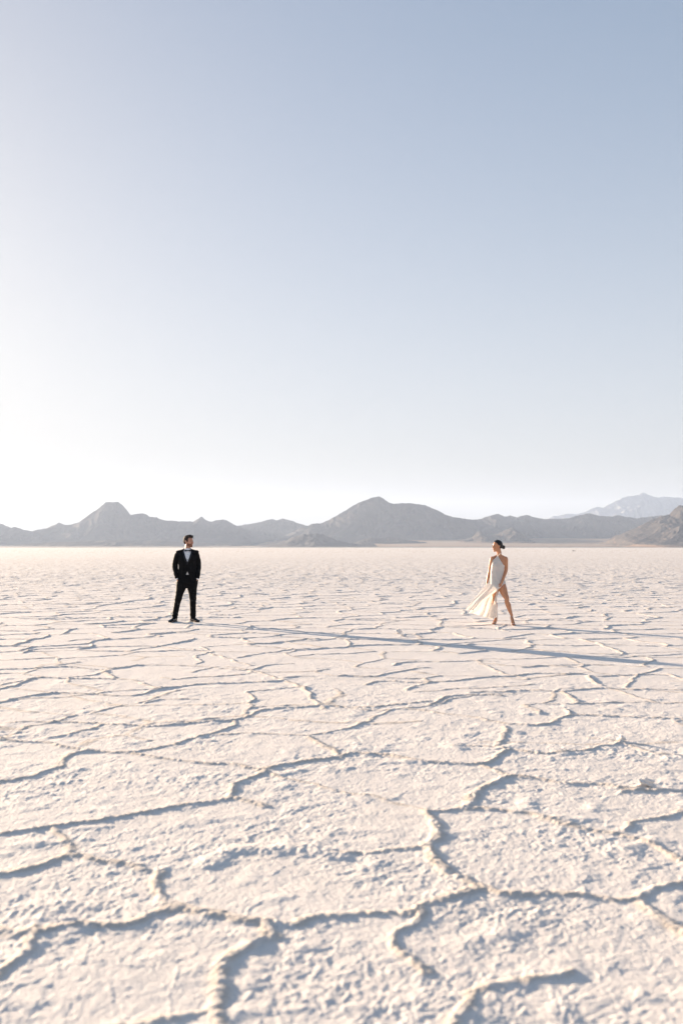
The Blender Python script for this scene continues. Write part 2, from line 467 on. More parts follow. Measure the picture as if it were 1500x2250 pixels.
# ------------------------------------------------------------------ mountains
def mountain_material(name, rock, sand, tan=.5):
    M = Mat(name)
    at = M.node('ShaderNodeAttribute', attribute_name='fan')
    tc = M.node('ShaderNodeTexCoord')
    n1 = M.node('ShaderNodeTexNoise', Scale=.006, Detail=8.0, Roughness=.65)
    n2 = M.node('ShaderNodeTexNoise', Scale=.03, Detail=6.0, Roughness=.6)
    M.link(tc.outputs['Object'], n1.inputs['Vector']); M.link(tc.outputs['Object'], n2.inputs['Vector'])
    mx = M.node('ShaderNodeMix', data_type='RGBA')
    mx.inputs[6].default_value = (*[c * .62 for c in rock], 1)
    mx.inputs[7].default_value = (*[c * 1.5 for c in rock], 1)
    M.link(n1.outputs[0], mx.inputs[0])
    ad = M.node('ShaderNodeMath', operation='ADD')
    s = M.node('ShaderNodeMapRange'); s.inputs[1].default_value = .3; s.inputs[2].default_value = .7; s.inputs[3].default_value = -.35; s.inputs[4].default_value = .35
    M.link(n2.outputs[0], s.inputs[0]); M.link(at.outputs['Fac'], ad.inputs[0]); M.link(s.outputs[0], ad.inputs[1])
    r = M.node('ShaderNodeMapRange'); r.inputs[1].default_value = tan - .15; r.inputs[2].default_value = tan + .15
    M.link(ad.outputs[0], r.inputs[0])
    m2 = M.node('ShaderNodeMix', data_type='RGBA')
    M.link(r.outputs[0], m2.inputs[0]); M.link(mx.outputs[2], m2.inputs[6]); m2.inputs[7].default_value = (*sand, 1)
    M.link(m2.outputs[2], M.b.inputs['Base Color'])
    M.b.inputs['Roughness'].default_value = .95
    M.b.inputs['Specular IOR Level'].default_value = .1
    return M.m
ROCK = mountain_material('mountain_rock', (.055, .050, .050), (.26, .18, .125))
SUNLITROCK = mountain_material('sunlit_hill_rock', (.06, .052, .048), (.19, .13, .092), .22)  # sunlit spurs and outcrops painted into the colour as sand-toned patches
FARROCK = mountain_material('haze_paled_rock', (.26, .26, .27), (.35, .33, .31))  # rock colour lightened to stand in for more haze over the far mountain

HORIZON = 1203.1
def mountain(name, prof, dist, front, back, seed, mat, label, nx=420, ny=130, rough=1.0, fan=.0, power=1.0, base_px=HORIZON, spur=.0):
    """range with the traced skyline `prof` (photo pixels) as its crest, `dist` metres away; `front`/`back` metres of slope"""
    px = np.array([p[0] for p in prof], float); py = np.array([p[1] for p in prof], float)
    xs = np.linspace(px[0], px[-1], nx)
    hs = (HORIZON - np.interp(xs, px, py)) / F_PX * dist + CAM_H * 0
    hs = np.maximum(hs, 0)
    XW = (xs - 750) / F_PX * dist
    step = abs(XW[1] - XW[0])
    rng_n = vnoise(XW / (step * 5), XW * 0 + .5, seed + 9) * step * .55 + vnoise(XW / (step * 2.2), XW * 0 + .5, seed + 8) * step * .42
    hs = np.maximum(hs + rng_n * np.clip(hs / (hs.max() * .3), 0, 1), 0)
    tf = np.linspace(0, 1, ny)
    # rows: front foot (t=0) -> crest (t=1) -> back foot
    U = np.concatenate([tf, 1 + np.linspace(0, 1, 30)[1:]])
    XG, UG = np.meshgrid(XW, U)
    HG = np.tile(hs, (len(U), 1))
    YG = np.where(UG <= 1, dist - front * (1 - UG), dist + back * (UG - 1))
    t = np.where(UG <= 1, UG, 2 - UG)
    # spurs: ridged noise running down the slope
    sc = front * .34
    wxg = XG + vnoise(XG / sc, YG / sc, seed) * sc * .5
    wyg = YG + vnoise(XG / sc, YG / sc, seed + 1) * sc * .5
    rid = np.zeros_like(XG); a = 1.0; s = sc; tot = 0
    for o in range(6):
        rid += a * (1 - np.abs(vnoise(wxg / s, wyg / (s * 2.2), seed + 2 + o)) * 1.9); tot += a
        a *= .62; s *= .5
    rid /= tot
    env = np.clip(t, 0, 1)
    carve = (env * (1 - env)) * 4
    z = HG * (env ** power) * (1 - rough * .50 * carve * (.75 - rid)) + HG * rough * .05 * carve * (rid - .4)
    z += HG * rough * .035 * env * (rid - .5) * (1 - np.exp(-((UG - 1) / .02) ** 2))
    # perspective: keep the skyline as traced although the slope in front is nearer
    vis = HG * (YG / dist) * .985
    z = np.where(UG < 1, np.minimum(z, vis), z)
    if fan > 0:
        fz = fan * (1 - np.exp(-np.clip(UG, 0, 2) * 6)) * np.clip(HG / 60, 0, 1)
        fanm = np.clip(1 - (z - fz) / (fan * .35), 0, 1) * (UG <= 1)
        z = np.maximum(z, fz)
    else:
        fanm = np.zeros_like(z)
    z -= 3.0 * (1 - np.clip(HG / 20, 0, 1)) + 2.0 * (env < 1e-6)
    co = np.stack([XG, YG, z], -1).reshape(-1, 3)
    n0, n1 = XG.shape
    ix = np.arange(n0 * n1).reshape(n0, n1)
    q = np.stack([ix[:-1, :-1], ix[:-1, 1:], ix[1:, 1:], ix[1:, :-1]], -1).reshape(-1, 4)
    me = fast_mesh(name, co, q)
    at = me.attributes.new('fan', 'FLOAT', 'POINT'); at.data.foreach_set('value', fanm.astype(np.float32).ravel())
    me.materials.append(mat)
    o = link(bpy.data.objects.new(name, me))
    return tag(o, label, 'mountain', kind='structure')

P_LEFT = [(-260,1203),(-180,1150),(-110,1140),(-60,1152),(-25,1146),(0,1150),(5,1151),(15,1157),(22,1161),(32,1158),(50,1163),(72,1167),(85,1163),(100,1161),(112,1156),(130,1148.5),(142,1152),(155,1153),(165,1150),(172,1149),(187,1137),(200,1127),(215,1118),(225,1110),(231,1104),(240,1102.5),(250,1102),(260,1103),(267,1107),(276,1117),(287,1131),(300,1129),(315,1128),(330,1135),(340,1137),(343,1135),(348,1139),(357,1142),(370,1144),(400,1146),(425,1146),(435,1140),(442,1135),(450,1141),(462,1146),(480,1142),(497,1142),(505,1148),(525,1157),(560,1172),(600,1184),(640,1194),(690,1200),(760,1203)]
P_MIDLOW = [(380,1203),(420,1180),(470,1162),(505,1157),(525,1155),(550,1151),(575,1146),(597,1140),(607,1143),(620,1139),(637,1143),(660,1151),(677,1156),(700,1166),(740,1180),(800,1203)]
P_MID = [(560,1203),(600,1190),(640,1170),(665,1158),(677,1155),(687,1150),(705,1150),(725,1141),(750,1127),(775,1111),(795,1101),(810,1096),(817,1093),(832,1091),(840,1094),(850,1101),(862,1107),(880,1106),(900,1106),(925,1108),(942,1113),(960,1121),(977,1130),(995,1136),(1015,1139),(1037,1142),(1070,1152),(1110,1165),(1160,1180),(1210,1192),(1260,1203)]
P_RIGHT = [(960,1203),(985,1170),(1010,1150),(1037,1142),(1055,1140),(1072,1134),(1095,1128),(1107,1135),(1120,1133),(1135,1137),(1157,1131),(1175,1137),(1195,1140),(1225,1140),(1250,1138),(1272,1132),(1295,1128),(1315,1133),(1345,1135),(1357,1131),(1375,1136),(1400,1139),(1425,1135),(1450,1132),(1500,1134),(1560,1128),(1640,1140),(1760,1160),(1880,1203)]
P_FAR = [(1130,1203),(1170,1150),(1200,1140),(1215,1135),(1250,1128),(1265,1131),(1282,1127),(1300,1117),(1315,1113),(1325,1115),(1350,1102),(1367,1094),(1395,1088),(1412,1083),(1430,1090),(1445,1093),(1465,1091),(1485,1093),(1500,1095),(1540,1100),(1600,1096),(1680,1120),(1800,1150),(1950,1203)]
P_HILL = [(1336,1203),(1345,1192),(1350,1181),(1362,1174),(1380,1166),(1405,1155),(1430,1142),(1455,1133),(1470,1130),(1482,1117),(1492,1110),(1500,1111),(1525,1104),(1560,1098),(1610,1106),(1680,1130),(1760,1165),(1830,1203)]
P_KNOLL = [(540,1203),(590,1198),(625,1191),(640,1181),(652,1177),(665,1173),(680,1174),(695,1172),(710,1174),(722,1179),(740,1187),(770,1193),(810,1198),(850,1201),(900,1203)]
P_LOW = [(758,1203),(775,1194),(788,1189),(800,1184),(815,1181),(835,1183),(850,1180),(872,1181),(890,1186),(915,1189),(940,1192),(970,1203)]
P_LOW2 = [(980,1203),(1000,1192),(1020,1185),(1035,1181),(1050,1168),(1057,1166),(1066,1178),(1090,1174),(1110,1164),(1125,1158),(1135,1166),(1150,1180),(1170,1188),(1200,1203)]
P_LOWL = [(-120,1203),(-60,1198),(20,1199),(60,1195),(120,1191),(180,1189),(260,1187),(340,1188),(420,1191),(500,1196),(580,1203)]

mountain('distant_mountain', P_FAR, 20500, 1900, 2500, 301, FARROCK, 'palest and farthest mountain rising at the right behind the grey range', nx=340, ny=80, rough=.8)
mountain('mountain_range', P_MIDLOW, 13600, 900, 1500, 311, ROCK, 'low grey saddle of mountain between the pointed left massif and the broad central one', nx=300, fan=8)
mountain('mountain_range', P_LEFT, 12400, 1050, 1800, 321, ROCK, 'long grey mountain range on the left with a blunt pointed peak', nx=560, fan=6)
mountain('mountain_range', P_MID, 12000, 1050, 1800, 331, ROCK, 'broad central grey mountain with a rounded highest summit', nx=460, fan=70)
mountain('mountain_range', P_RIGHT, 12900, 1400, 1800, 341, ROCK, 'jagged lower grey mountain range behind the woman on the right', nx=520, fan=78)
mountain('rocky_hill', P_LOW2, 10100, 900, 700, 351, SUNLITROCK, 'small craggy foothill with sunlit outcrops behind the woman', nx=220, ny=70, rough=1.2, fan=50)
mountain('rocky_hill', P_LOW, 9700, 700, 500, 361, ROCK, 'low flat dark foothill under the central mountain', nx=180, ny=60)
mountain('rocky_hill', P_KNOLL, 9200, 800, 600, 371, ROCK, 'rounded grey knoll standing before the low saddle between the two massifs', nx=260, ny=60)
mountain('rocky_hill', P_LOWL, 9800, 700, 500, 381, ROCK, 'long low grey foothill at the foot of the left mountain range', nx=300, ny=50)
mountain('rocky_hill', P_HILL, 8600, 1500, 1200, 391, SUNLITROCK, 'nearest rocky hill with brown sunlit spurs at the right edge', nx=360, ny=120, rough=1.25, fan=20)

# sandy alluvial plain at the foot of the mountains and the dark damp line where the salt ends
def strip(name, x0, x1, y0, y1, z0, z1, mat, label, seed):
    nx, ny = 160, 14
    XG, YG = np.meshgrid(np.linspace(x0, x1, nx), np.linspace(0, 1, ny))
    yy = y0 + (y1 - y0) * YG + vnoise(XG / 600, YG * 0, seed) * 120
    zz = z0 + (z1 - z0) * YG ** 1.1 + (vnoise(XG / 900, yy / 500, seed + 1) * .08 * (z1 - z0)) * YG
    co = np.stack([XG, yy, zz], -1).reshape(-1, 3)
    ix = np.arange(nx * ny).reshape(ny, nx)
    q = np.stack([ix[:-1, :-1], ix[:-1, 1:], ix[1:, 1:], ix[1:, :-1]], -1).reshape(-1, 4)
    me = fast_mesh(name, co, q); me.materials.append(mat)
    return tag(link(bpy.data.objects.new(name, me)), label, 'ground', kind='structure')
SAND = simple_mat('desert_sand', (.20, .115, .065), .95, .25, .004)
MUD = simple_mat('damp_mud', (.05, .04, .03), .9, .3, .004)
strip('mud_shore', -14000, 14000, 7300, 7900, .6, 7.5, MUD, 'thin dark damp shore line where the salt flat ends', 401)
strip('alluvial_plain', 300, 14000, 7900, 12300, 4.0, 120, SAND, 'pale tan plain rising to the foot of the central and right mountains', 402)
strip('alluvial_plain', -14000, 700, 7900, 12500, 3.6, 30, SAND, 'low tan plain at the foot of the left mountains', 403)

# ------------------------------------------------------------------ air
def haze():
    bm = bmesh.new()
    bmesh.ops.create_cube(bm, size=1.0)
    me = bpy.data.meshes.new('haze'); bm.to_mesh(me); bm.free()
    o = link(bpy.data.objects.new('haze', me))
    top, bot = 1190.0, -6.0
    o.scale = (52000, 52000, top - bot)
    o.location = (0, 0, (top + bot) / 2)
    m = bpy.data.materials.new('haze_air'); m.use_nodes = True
    nt = m.node_tree
    nt.nodes.remove(nt.nodes['Principled BSDF'])
    v = nt.nodes.new('ShaderNodeVolumePrincipled')
    v.inputs['Color'].default_value = (.64, .775, 1.0, 1)
    v.inputs['Density'].default_value = HAZE_DENSITY
    v.inputs['Anisotropy'].default_value = 0.2
    nt.links.new(v.outputs[0], nt.nodes['Material Output'].inputs['Volume'])
    me.materials.append(m)
    tag(o, 'thin pale evening haze that fades the mountains', 'haze', kind='stuff')
HAZE_DENSITY = 2.9e-5
haze()

# ------------------------------------------------------------------ people
def frame_from(t, ref):
    t = t.normalized()
    a = ref - t * ref.dot(t)
    if a.length < 1e-4:
        a = Vector((1, 0, 0)) - t * t.x
    a.normalize()
    return a, t.cross(a)

def tube(bm, pts, rad, seg=18, ref=(1, 0, 0)):
    """closed tube; rad = list of r or (r along ref, r across)"""
    pts = [Vector(p) for p in pts]
    ref = Vector(ref)
    rad = [(r, r) if not isinstance(r, (tuple, list)) else r for r in rad]
    rings = []
    n = len(pts)
    def ring(c, a, b, ra, rb):
        return [bm.verts.new(c + a * math.cos(2 * math.pi * k / seg) * ra + b * math.sin(2 * math.pi * k / seg) * rb) for k in range(seg)]
    for i in range(n):
        t = (pts[min(i + 1, n - 1)] - pts[max(i - 1, 0)])
        a, b = frame_from(t, ref)
        tn = t.normalized()
        ra, rb = rad[i]
        if i == 0:
            for f in (.35, .75, .95):
                k = math.sqrt(1 - (1 - f) ** 2)
                rings.append(ring(pts[0] - tn * (1 - f) * min(ra, rb), a, b, ra * k, rb * k))
        rings.append(ring(pts[i], a, b, ra, rb))
        if i == n - 1:
            for f in (.95, .75, .35):
                k = math.sqrt(1 - (1 - f) ** 2)
                rings.append(ring(pts[-1] + tn * (1 - f) * min(ra, rb), a, b, ra * k, rb * k))
    for r0, r1 in zip(rings[:-1], rings[1:]):
        for k in range(seg):
            bm.faces.new((r0[k], r0[(k + 1) % seg], r1[(k + 1) % seg], r1[k]))
    bm.faces.new(rings[0][::-1]); bm.faces.new(rings[-1])

def cr(pts, rad, sub=4):
    """Catmull-Rom refine"""
    P = [Vector(p) for p in pts]
    Rr = [Vector((r, r)) if not isinstance(r, (tuple, list)) else Vector(r) for r in rad]
    op, orr = [], []
    n = len(P)
    for i in range(n - 1):
        for k in range(sub):
            t = k / sub
            def f(A):
                p0, p1, p2, p3 = A[max(i - 1, 0)], A[i], A[i + 1], A[min(i + 2, n - 1)]
                return .5 * ((2 * p1) + (p2 - p0) * t + (2 * p0 - 5 * p1 + 4 * p2 - p3) * t * t + (-p0 + 3 * p1 - 3 * p2 + p3) * t ** 3)
            op.append(f(P)); orr.append(tuple(f(Rr)))
    op.append(P[-1]); orr.append(tuple(Rr[-1]))
    return op, orr

def ctube(bm, pts, rad, seg=18, ref=(1, 0, 0), sub=4):
    p, r = cr(pts, rad, sub)
    tube(bm, p, r, seg, ref)

def ell(bm, c, r, rot=None, M=None, seg=20):
    m = Matrix.Translation(Vector(c)) @ (Euler([R_(a) for a in rot]).to_matrix().to_4x4() if rot else Matrix()) @ Matrix.Diagonal((*r, 1))
    if M is not None: m = M @ m
    bmesh.ops.create_uvsphere(bm, u_segments=seg, v_segments=seg * 2 // 3, radius=1.0, matrix=m)

def sculpt(name, bm, voxel, mat, parent, smooth_it=4, disp=None, cut=None, solid=0.0, factor=.5, post=None):
    """join the shapes of bm to one skin, smooth it, optionally displace and cut it"""
    bmesh.ops.recalc_face_normals(bm, faces=bm.faces)
    me = bpy.data.meshes.new(name); bm.to_mesh(me); bm.free()
    o = bpy.data.objects.new(name, me); COL.objects.link(o)
    rm = o.modifiers.new('r', 'REMESH'); rm.mode = 'VOXEL'; rm.voxel_size = voxel; rm.use_smooth_shade = True
    sm = o.modifiers.new('s', 'SMOOTH'); sm.factor = factor; sm.iterations = smooth_it
    dg = bpy.context.evaluated_depsgraph_get()
    nm = bpy.data.meshes.new_from_object(o.evaluated_get(dg))
    bpy.data.objects.remove(o); bpy.data.meshes.remove(me)
    nm.name = name
    n = len(nm.vertices)
    if disp is not None:
        co = np.empty(n * 3, np.float32); nm.vertices.foreach_get('co', co); co = co.reshape(-1, 3)
        no = np.empty(n * 3, np.float32); nm.vertices.foreach_get('normal', no); no = no.reshape(-1, 3)
        co = disp(co.astype(np.float64), no.astype(np.float64))
        nm.vertices.foreach_set('co', co.astype(np.float32).ravel()); nm.update()
    if cut is not None:
        b = bmesh.new(); b.from_mesh(nm)
        dele = [f for f in b.faces if cut(f.calc_center_median())]
        bmesh.ops.delete(b, geom=dele, context='FACES')
        # even out the sawn edge
        for _ in range(6):
            ev = [v for v in b.verts if v.is_boundary]
            new = {}
            for v in ev:
                nb = [e.other_vert(v).co for e in v.link_edges if e.is_boundary]
                if len(nb) == 2: new[v] = v.co * .4 + (nb[0] + nb[1]) * .3
            for v, c in new.items(): v.co = c
        if solid:
            bmesh.ops.solidify(b, geom=b.faces[:], thickness=-solid)
        b.to_mesh(nm); b.free()
    if len(nm.polygons): nm.polygons.foreach_set('use_smooth', np.ones(len(nm.polygons), bool))
    nm.materials.clear(); nm.materials.append(mat)
    nm.update()
    return link(bpy.data.objects.new(name, nm), parent)

def n3(co, lam, seed):
    """cheap 3-D noise from crossed 2-D noises; lam = wavelength per axis"""
    lx, ly, lz = lam
    return (vnoise(co[:, 0] / lx + co[:, 1] / ly * .7, co[:, 2] / lz, seed) + vnoise(co[:, 1] / ly - co[:, 0] / lx * .4 + 7, co[:, 2] / lz * .83 + co[:, 0] / lx * .3, seed + 1)) * .6

SKIN_M = simple_mat('tanned_skin', (.56, .30, .20), .5, .06, 12, Subsurface_Weight=.12, Subsurface_Scale=.02)
SKIN_W = simple_mat('sun_tanned_skin', (.56, .26, .135), .42, .06, 12, Subsurface_Weight=.12, Subsurface_Scale=.02)
SUIT = simple_mat('black_wool', (.004, .004, .005), .65, .25, 60, .2, 300, Specular_IOR_Level=.12, Sheen_Weight=.25, Sheen_Roughness=.25)
SATIN = simple_mat('black_satin', (.018, .018, .026), .32, .1, 30)
SHIRT = simple_mat('white_cotton', (.88, .88, .90), .7, .03, 40)
LEATHER = simple_mat('black_patent_leather', (.010, .010, .012), .16, .1, 30)
HAIR_M = simple_mat('dark_brown_hair', (.022, .013, .009), .75, .5, 90, .8, 160)
HAIR_W = simple_mat('black_hair', (.006, .0045, .0045), .5, .4, 90, .5, 140)
BEARD = simple_mat('short_brown_beard', (.20, .085, .045), .7, .4, 180, .8, 260)
EYE = simple_mat('eye', (.16, .11, .09), .15, .2, 60)
LIP_M = simple_mat('lips', (.42, .16, .13), .45, .05, 30)
LIP_W = simple_mat('rose_lips', (.40, .09, .07), .35, .05, 30)
BROW = simple_mat('eyebrow_hair', (.03, .02, .015), .7, .3, 200)
SOLE = simple_mat('shoe_sole', (.012, .010, .009), .6, .2, 50)
WHITE_L = simple_mat('white_leather', (.78, .76, .75), .35, .03, 40)
def gown_material():
    M = Mat('white_crepe')
    tc = M.node('ShaderNodeTexCoord'); nz = M.node('ShaderNodeTexNoise', Scale=260.0, Detail=2.0)
    M.link(tc.outputs['Object'], nz.inputs['Vector'])
    bp = M.node('ShaderNodeBump', Strength=.15, Distance=.001)
    M.link(nz.outputs[0], bp.inputs['Height']); M.link(bp.outputs[0], M.b.inputs['Normal'])
    M.b.inputs['Base Color'].default_value = (.94, .91, .87, 1)
    M.b.inputs['Roughness'].default_value = .55
    tr = M.node('ShaderNodeBsdfTranslucent'); tr.inputs[0].default_value = (.94, .91, .86, 1)
    mx = M.node('ShaderNodeMixShader'); mx.inputs[0].default_value = .5
    M.link(M.b.outputs[0], mx.inputs[1]); M.link(tr.outputs[0], mx.inputs[2])
    M.link(mx.outputs[0], M.nt.nodes['Material Output'].inputs['Surface'])
    return M.m
GOWN = gown_material()
GOLD = simple_mat('gold_metal', (.75, .5, .2), .3, .05, 30, Metallic=1.0)

def head_shapes(bm, M, female=False):
    """skull, jaw, nose, ears; M maps head space (face to -Y, z up, origin mid head) to the figure"""
    e = lambda c, r, rot=None, seg=20: ell(bm, c, r, rot, M, seg)
    k = .93 if female else 1.0
    e((0, .014, .036), (.076, .095, .084))
    e((0, .040, .015), (.066, .070, .070))
    e((0, -.028, .010), (.066 * k, .064, .085))
    e((0, -.030, -.040), (.056 * k, .060, .062))
    e((0, -.036, -.078), (.044 * k, .050, .034))
    e((0, -.076, -.100), (.020 if not female else .016, .017, .016))
    for s in (-1, 1):
        e((s * .044, -.055, -.022), (.020, .022, .022))           # cheekbone
        e((s * (.048 if not female else .040), -.022, -.078), (.014, .034, .020), (18, 0, 0))   # jaw angle
        e((s * .077 * k, .014, .000), (.007, .020, .032), (-12, 0, s * 14), 14)
        e((s * .082 * k, .022, .012), (.005, .012, .016), (-12, 0, s * 26), 12)
        e((s * .030, -.083, .031), (.020, .010, .007), (0, s * 8, 0), 14)   # brow
        e((s * .011, -.102, -.030), (.008, .009, .007), None, 12)
    p, r = cr([M @ Vector(q) for q in ((0, -.080, .028), (0, -.096 + (.004 if female else 0), .006), (0, -.113 + (.009 if female else 0), -.022), (0, -.106 + (.007 if female else 0), -.032))], [.007, .0080, .0095 if not female else .0075, .008], 4)
    tube(bm, p, r, 12)
    e((0, -.089, -.054), (.024, .012, .008), None, 14)
    e((0, -.087, -.066), (.021, .012, .008), None, 14)

def head_dents(co, M, s=1.0):
    """sink the eye sockets and the line of the mouth"""
    Mi = np.array(M.inverted()); h = co @ Mi[:3, :3].T + Mi[:3, 3]
    d = np.zeros(len(co))
    for sx in (-1, 1):
        d += .010 * np.exp(-(((h[:, 0] - sx * .030) / .015) ** 2 + ((h[:, 2] - .010) / .011) ** 2)) * (h[:, 1] < -.04)
    d += .004 * np.exp(-((h[:, 0] / .022) ** 2 + ((h[:, 2] + .060) / .003) ** 2)) * (h[:, 1] < -.05)
    ydir = np.array(M.to_3x3() @ Vector((0, 1, 0)))
    return co + d[:, None] * ydir

def face_bits(M, parent, lip_mat, brow_mat):
    for s in (-1, 1):
        bm = bmesh.new(); ell(bm, (s * .030, -.0705, .010), (.0120, .0120, .0075), None, M, 16)
        me = bpy.data.meshes.new('eye'); bm.to_mesh(me); bm.free(); me.materials.append(EYE)
        for p in me.polygons: p.use_smooth = True
        link(bpy.data.objects.new('eye', me), parent)
        bm = bmesh.new()
        pts = [M @ Vector(q) for q in ((s * .014, -.0935, .029), (s * .030, -.0945, .034), (s * .047, -.080, .030))]
        p, r = cr(pts, [.0026, .0032, .0016], 4); tube(bm, p, r, 8)
        me = bpy.data.meshes.new('eyebrow'); bm.to_mesh(me); bm.free(); me.materials.append(brow_mat)
        link(bpy.data.objects.new('eyebrow', me), parent)
    bm = bmesh.new()
    for z, yy, rr in ((-.0545, -.0950, .0042), (-.0655, -.0935, .0048)):
        p, r = cr([M @ Vector(q) for q in ((-.022, yy + .012, z - .001), (-.010, yy, z + .0015), (0, yy - .001, z), (.010, yy, z + .0015), (.022, yy + .012, z - .001))], [.0015, rr, rr, rr, .0015], 3)
        tube(bm, p, r, 10, (0, 0, 1))
    me = bpy.data.meshes.new('lips'); bm.to_mesh(me); bm.free(); me.materials.append(lip_mat)
    for p_ in me.polygons: p_.use_smooth = True
    link(bpy.data.objects.new('lips', me), parent)

def hand_shapes(bm, wrist, dirv, palm_n, thumb_side, size=1.0, curl=(25, 35, 25), spread=.5):
    """palm, four bent fingers and a thumb. dirv = direction of the fingers, palm_n = out of the palm, thumb_side = +1/-1"""
    d = Vector(dirv).normalized(); n = Vector(palm_n); n = (n - d * n.dot(d)).normalized()
    sd = d.cross(n) * thumb_side      # towards the thumb
    w = Vector(wrist)
    k = size
    tube(bm, [w - d * .02 * k, w + d * .015 * k, w + d * .05 * k, w + d * .085 * k], [(.026 * k, .019 * k), (.028 * k, .017 * k), (.038 * k, .015 * k), (.038 * k, .012 * k)], 16, sd)
    L = [(.027, .072, .0085), (.009, .082, .0088), (-.009, .076, .0085), (-.026, .060, .0075)]
    for i, (off, ln, r) in enumerate(L):
        p = w + d * (.070 if i < 3 else .064) * k + sd * off * k
        dd = (d + sd * (off * spread * 4)).normalized()
        pts, rr = [p, p + dd * .018 * k], [r * k, r * k]
        axis = sd
        ang = 0
        q = pts[-1]
        for j, (f, c) in enumerate(zip((.42, .32, .26), curl)):
            ang += c * (1 + .12 * i)
            v = dd * math.cos(R_(ang)) + n * math.sin(R_(ang))
            q = q + v * ln * f * k
            pts.append(q); rr.append(r * (.95 - .1 * j) * k)
        tube(bm, pts, rr, 10, sd)
    b = w + d * .020 * k + sd * .024 * k
    tube(bm, [b, b + (d * .022 + sd * .018 + n * .008) * k, b + (d * .045 + sd * .026 + n * .018) * k, b + (d * .066 + sd * .026 + n * .028) * k], [.013 * k, .0115 * k, .010 * k, .008 * k], 10, n)

# ---------------- the man
def PM(x, y, d=0.0): return Vector(((x - 625) * .000942, d, (2120 - y) * .000942))
mx_, my_ = ground_pt(411.1, 1367.0)
man = link(bpy.data.objects.new('person', None))
man.location = (mx_, my_, .010)
man.rotation_euler = (0, 0, -math.atan2(mx_, my_))
tag(man, 'man in black tuxedo and bow tie, hands in trouser pockets, looking right', 'person')

HM = Matrix.Translation(PM(652, 318, .005)) @ Euler((R_(0), 0, R_(52))).to_matrix().to_4x4() @ Matrix.Scale(1.04, 4)

SH_L, SH_R = PM(402, 590, .01), PM(824, 590, .01)
EL_L, EL_R = PM(352, 868, .05), PM(868, 868, .05)
WR_L, WR_R = PM(392, 1130, -.035), PM(852, 1132, -.035)
HIP_L, HIP_R = PM(520, 1200), PM(728, 1200)
KN_L, KN_R = PM(425, 1610, -.03), PM(752, 1610, -.03)
AN_L, AN_R = PM(350, 2000, .02), PM(758, 2000, .02)

def man_body():
    bm = bmesh.new()
    head_shapes(bm, HM)
    ctube(bm, [PM(630, 640, .02), PM(628, 520, .02), PM(636, 430, .012), PM(648, 350, .01)], [(.075, .06), (.062, .060), (.058, .060), (.056, .060)])
    ctube(bm, [PM(625, 1230), PM(625, 1090), PM(625, 900, .005), PM(622, 720), PM(620, 600, .01), PM(624, 545, .015)],
          [(.160, .105), (.145, .095), (.140, .095), (.160, .100), (.140, .080), (.075, .056)])
    for SH, EL, WR, s in ((SH_L, EL_L, WR_L, -1), (SH_R, EL_R, WR_R, 1)):
        ctube(bm, [SH + Vector((-s * .012, 0, -.03)), SH.lerp(EL, .5), EL, EL.lerp(WR, .5), WR], [.044, .046, .042, .038, .027])
        hand_shapes(bm, WR, Vector((-s * .035, -.02, -.10)), Vector((-s, -.1, 0)), s * 1, 1.0, (12, 15, 12))
    for HP, KN, AN in ((HIP_L, KN_L, AN_L), (HIP_R, KN_R, AN_R)):
        ctube(bm, [HP, HP.lerp(KN, .4), KN, KN.lerp(AN, .3), AN, AN + Vector((0, 0, -.06))], [.088, .078, .056, .056, .038, .036])
    for AN, tx in ((AN_L, -.075), (AN_R, .085)):
        ctube(bm, [AN + Vector((0, .03, -.085)), AN + Vector((tx * .5, -.05, -.088)), AN + Vector((tx, -.13, -.092))], [(.03, .025), (.036, .022), (.034, .014)])
    return sculpt('body', bm, .0048, SKIN_M, man, 3, disp=lambda co, no: head_dents(co, HM))
man_body()
face_bits(HM, man, LIP_M, BROW)

def man_hair():
    bm = bmesh.new()
    ell(bm, (0, .016, .040), (.0815, .1010, .0895), None, HM, 28)
    ell(bm, (0, .042, .012), (.0715, .0765, .075), None, HM, 24)
    ell(bm, (0, -.030, .095), (.062, .062, .040), (8, 0, 0), HM, 20)
    ell(bm, (.015, -.062, .098), (.045, .030, .025), (10, 0, 0), HM, 20)
    Mi = HM.inverted()
    def cut(c):
        h = Mi @ c
        if h.y < -.045: return h.z < .074 + .25 * abs(h.x) ** 1.5
        if h.y < -.012: return h.z < .060 - (h.y + .045) * 1.6 and not (abs(h.x) > .055 and h.y > -.034 and h.z > -.012)
        if h.y < .034: return h.z < (.022 if h.y > .002 else -.002)
        return h.z < -.050 + max(0, .05 - h.y) * .8
    def disp(co, no):
        return co + no * (n3(co, (.012, .012, .030), 501) * .0035 + .001)[:, None]
    return sculpt('hair', bm, .0038, HAIR_M, man, 2, disp=disp, cut=cut, solid=.003)
man_hair()
def man_beard():
    bm = bmesh.new()
    ell(bm, (0, -.036, -.076), (.0462, .0525, .0365), None, HM, 24)
    ell(bm, (0, -.031, -.045), (.0578, .0618, .0625), None, HM, 24)
    ell(bm, (0, -.076, -.100), (.0222, .0188, .018), None, HM, 18)
    for s in (-1, 1): ell(bm, (s * .049, -.022, -.078), (.0152, .0355, .0215), (18, 0, 0), HM, 16)
    ell(bm, (0, -.086, -.046), (.026, .012, .005), None, HM, 14)
    Mi = HM.inverted()
    def cut(c):
        h = Mi @ c
        if h.y > .012: return True
        if abs(h.x) < .020 and -.070 < h.z < -.051 and h.y < -.05: return True
        lim = -.050 - .0 * abs(h.x) if h.y < -.055 else (-.055 + (h.y + .055) * .62)
        if abs(h.x) < .026 and h.y < -.07: lim = -.042
        return h.z > lim or h.z < -.118
    return sculpt('beard', bm, .0038, BEARD, man, 1, disp=lambda co, no: co + no * (n3(co, (.006, .006, .010), 511) * .001)[:, None], cut=cut, solid=.002)
man_beard()

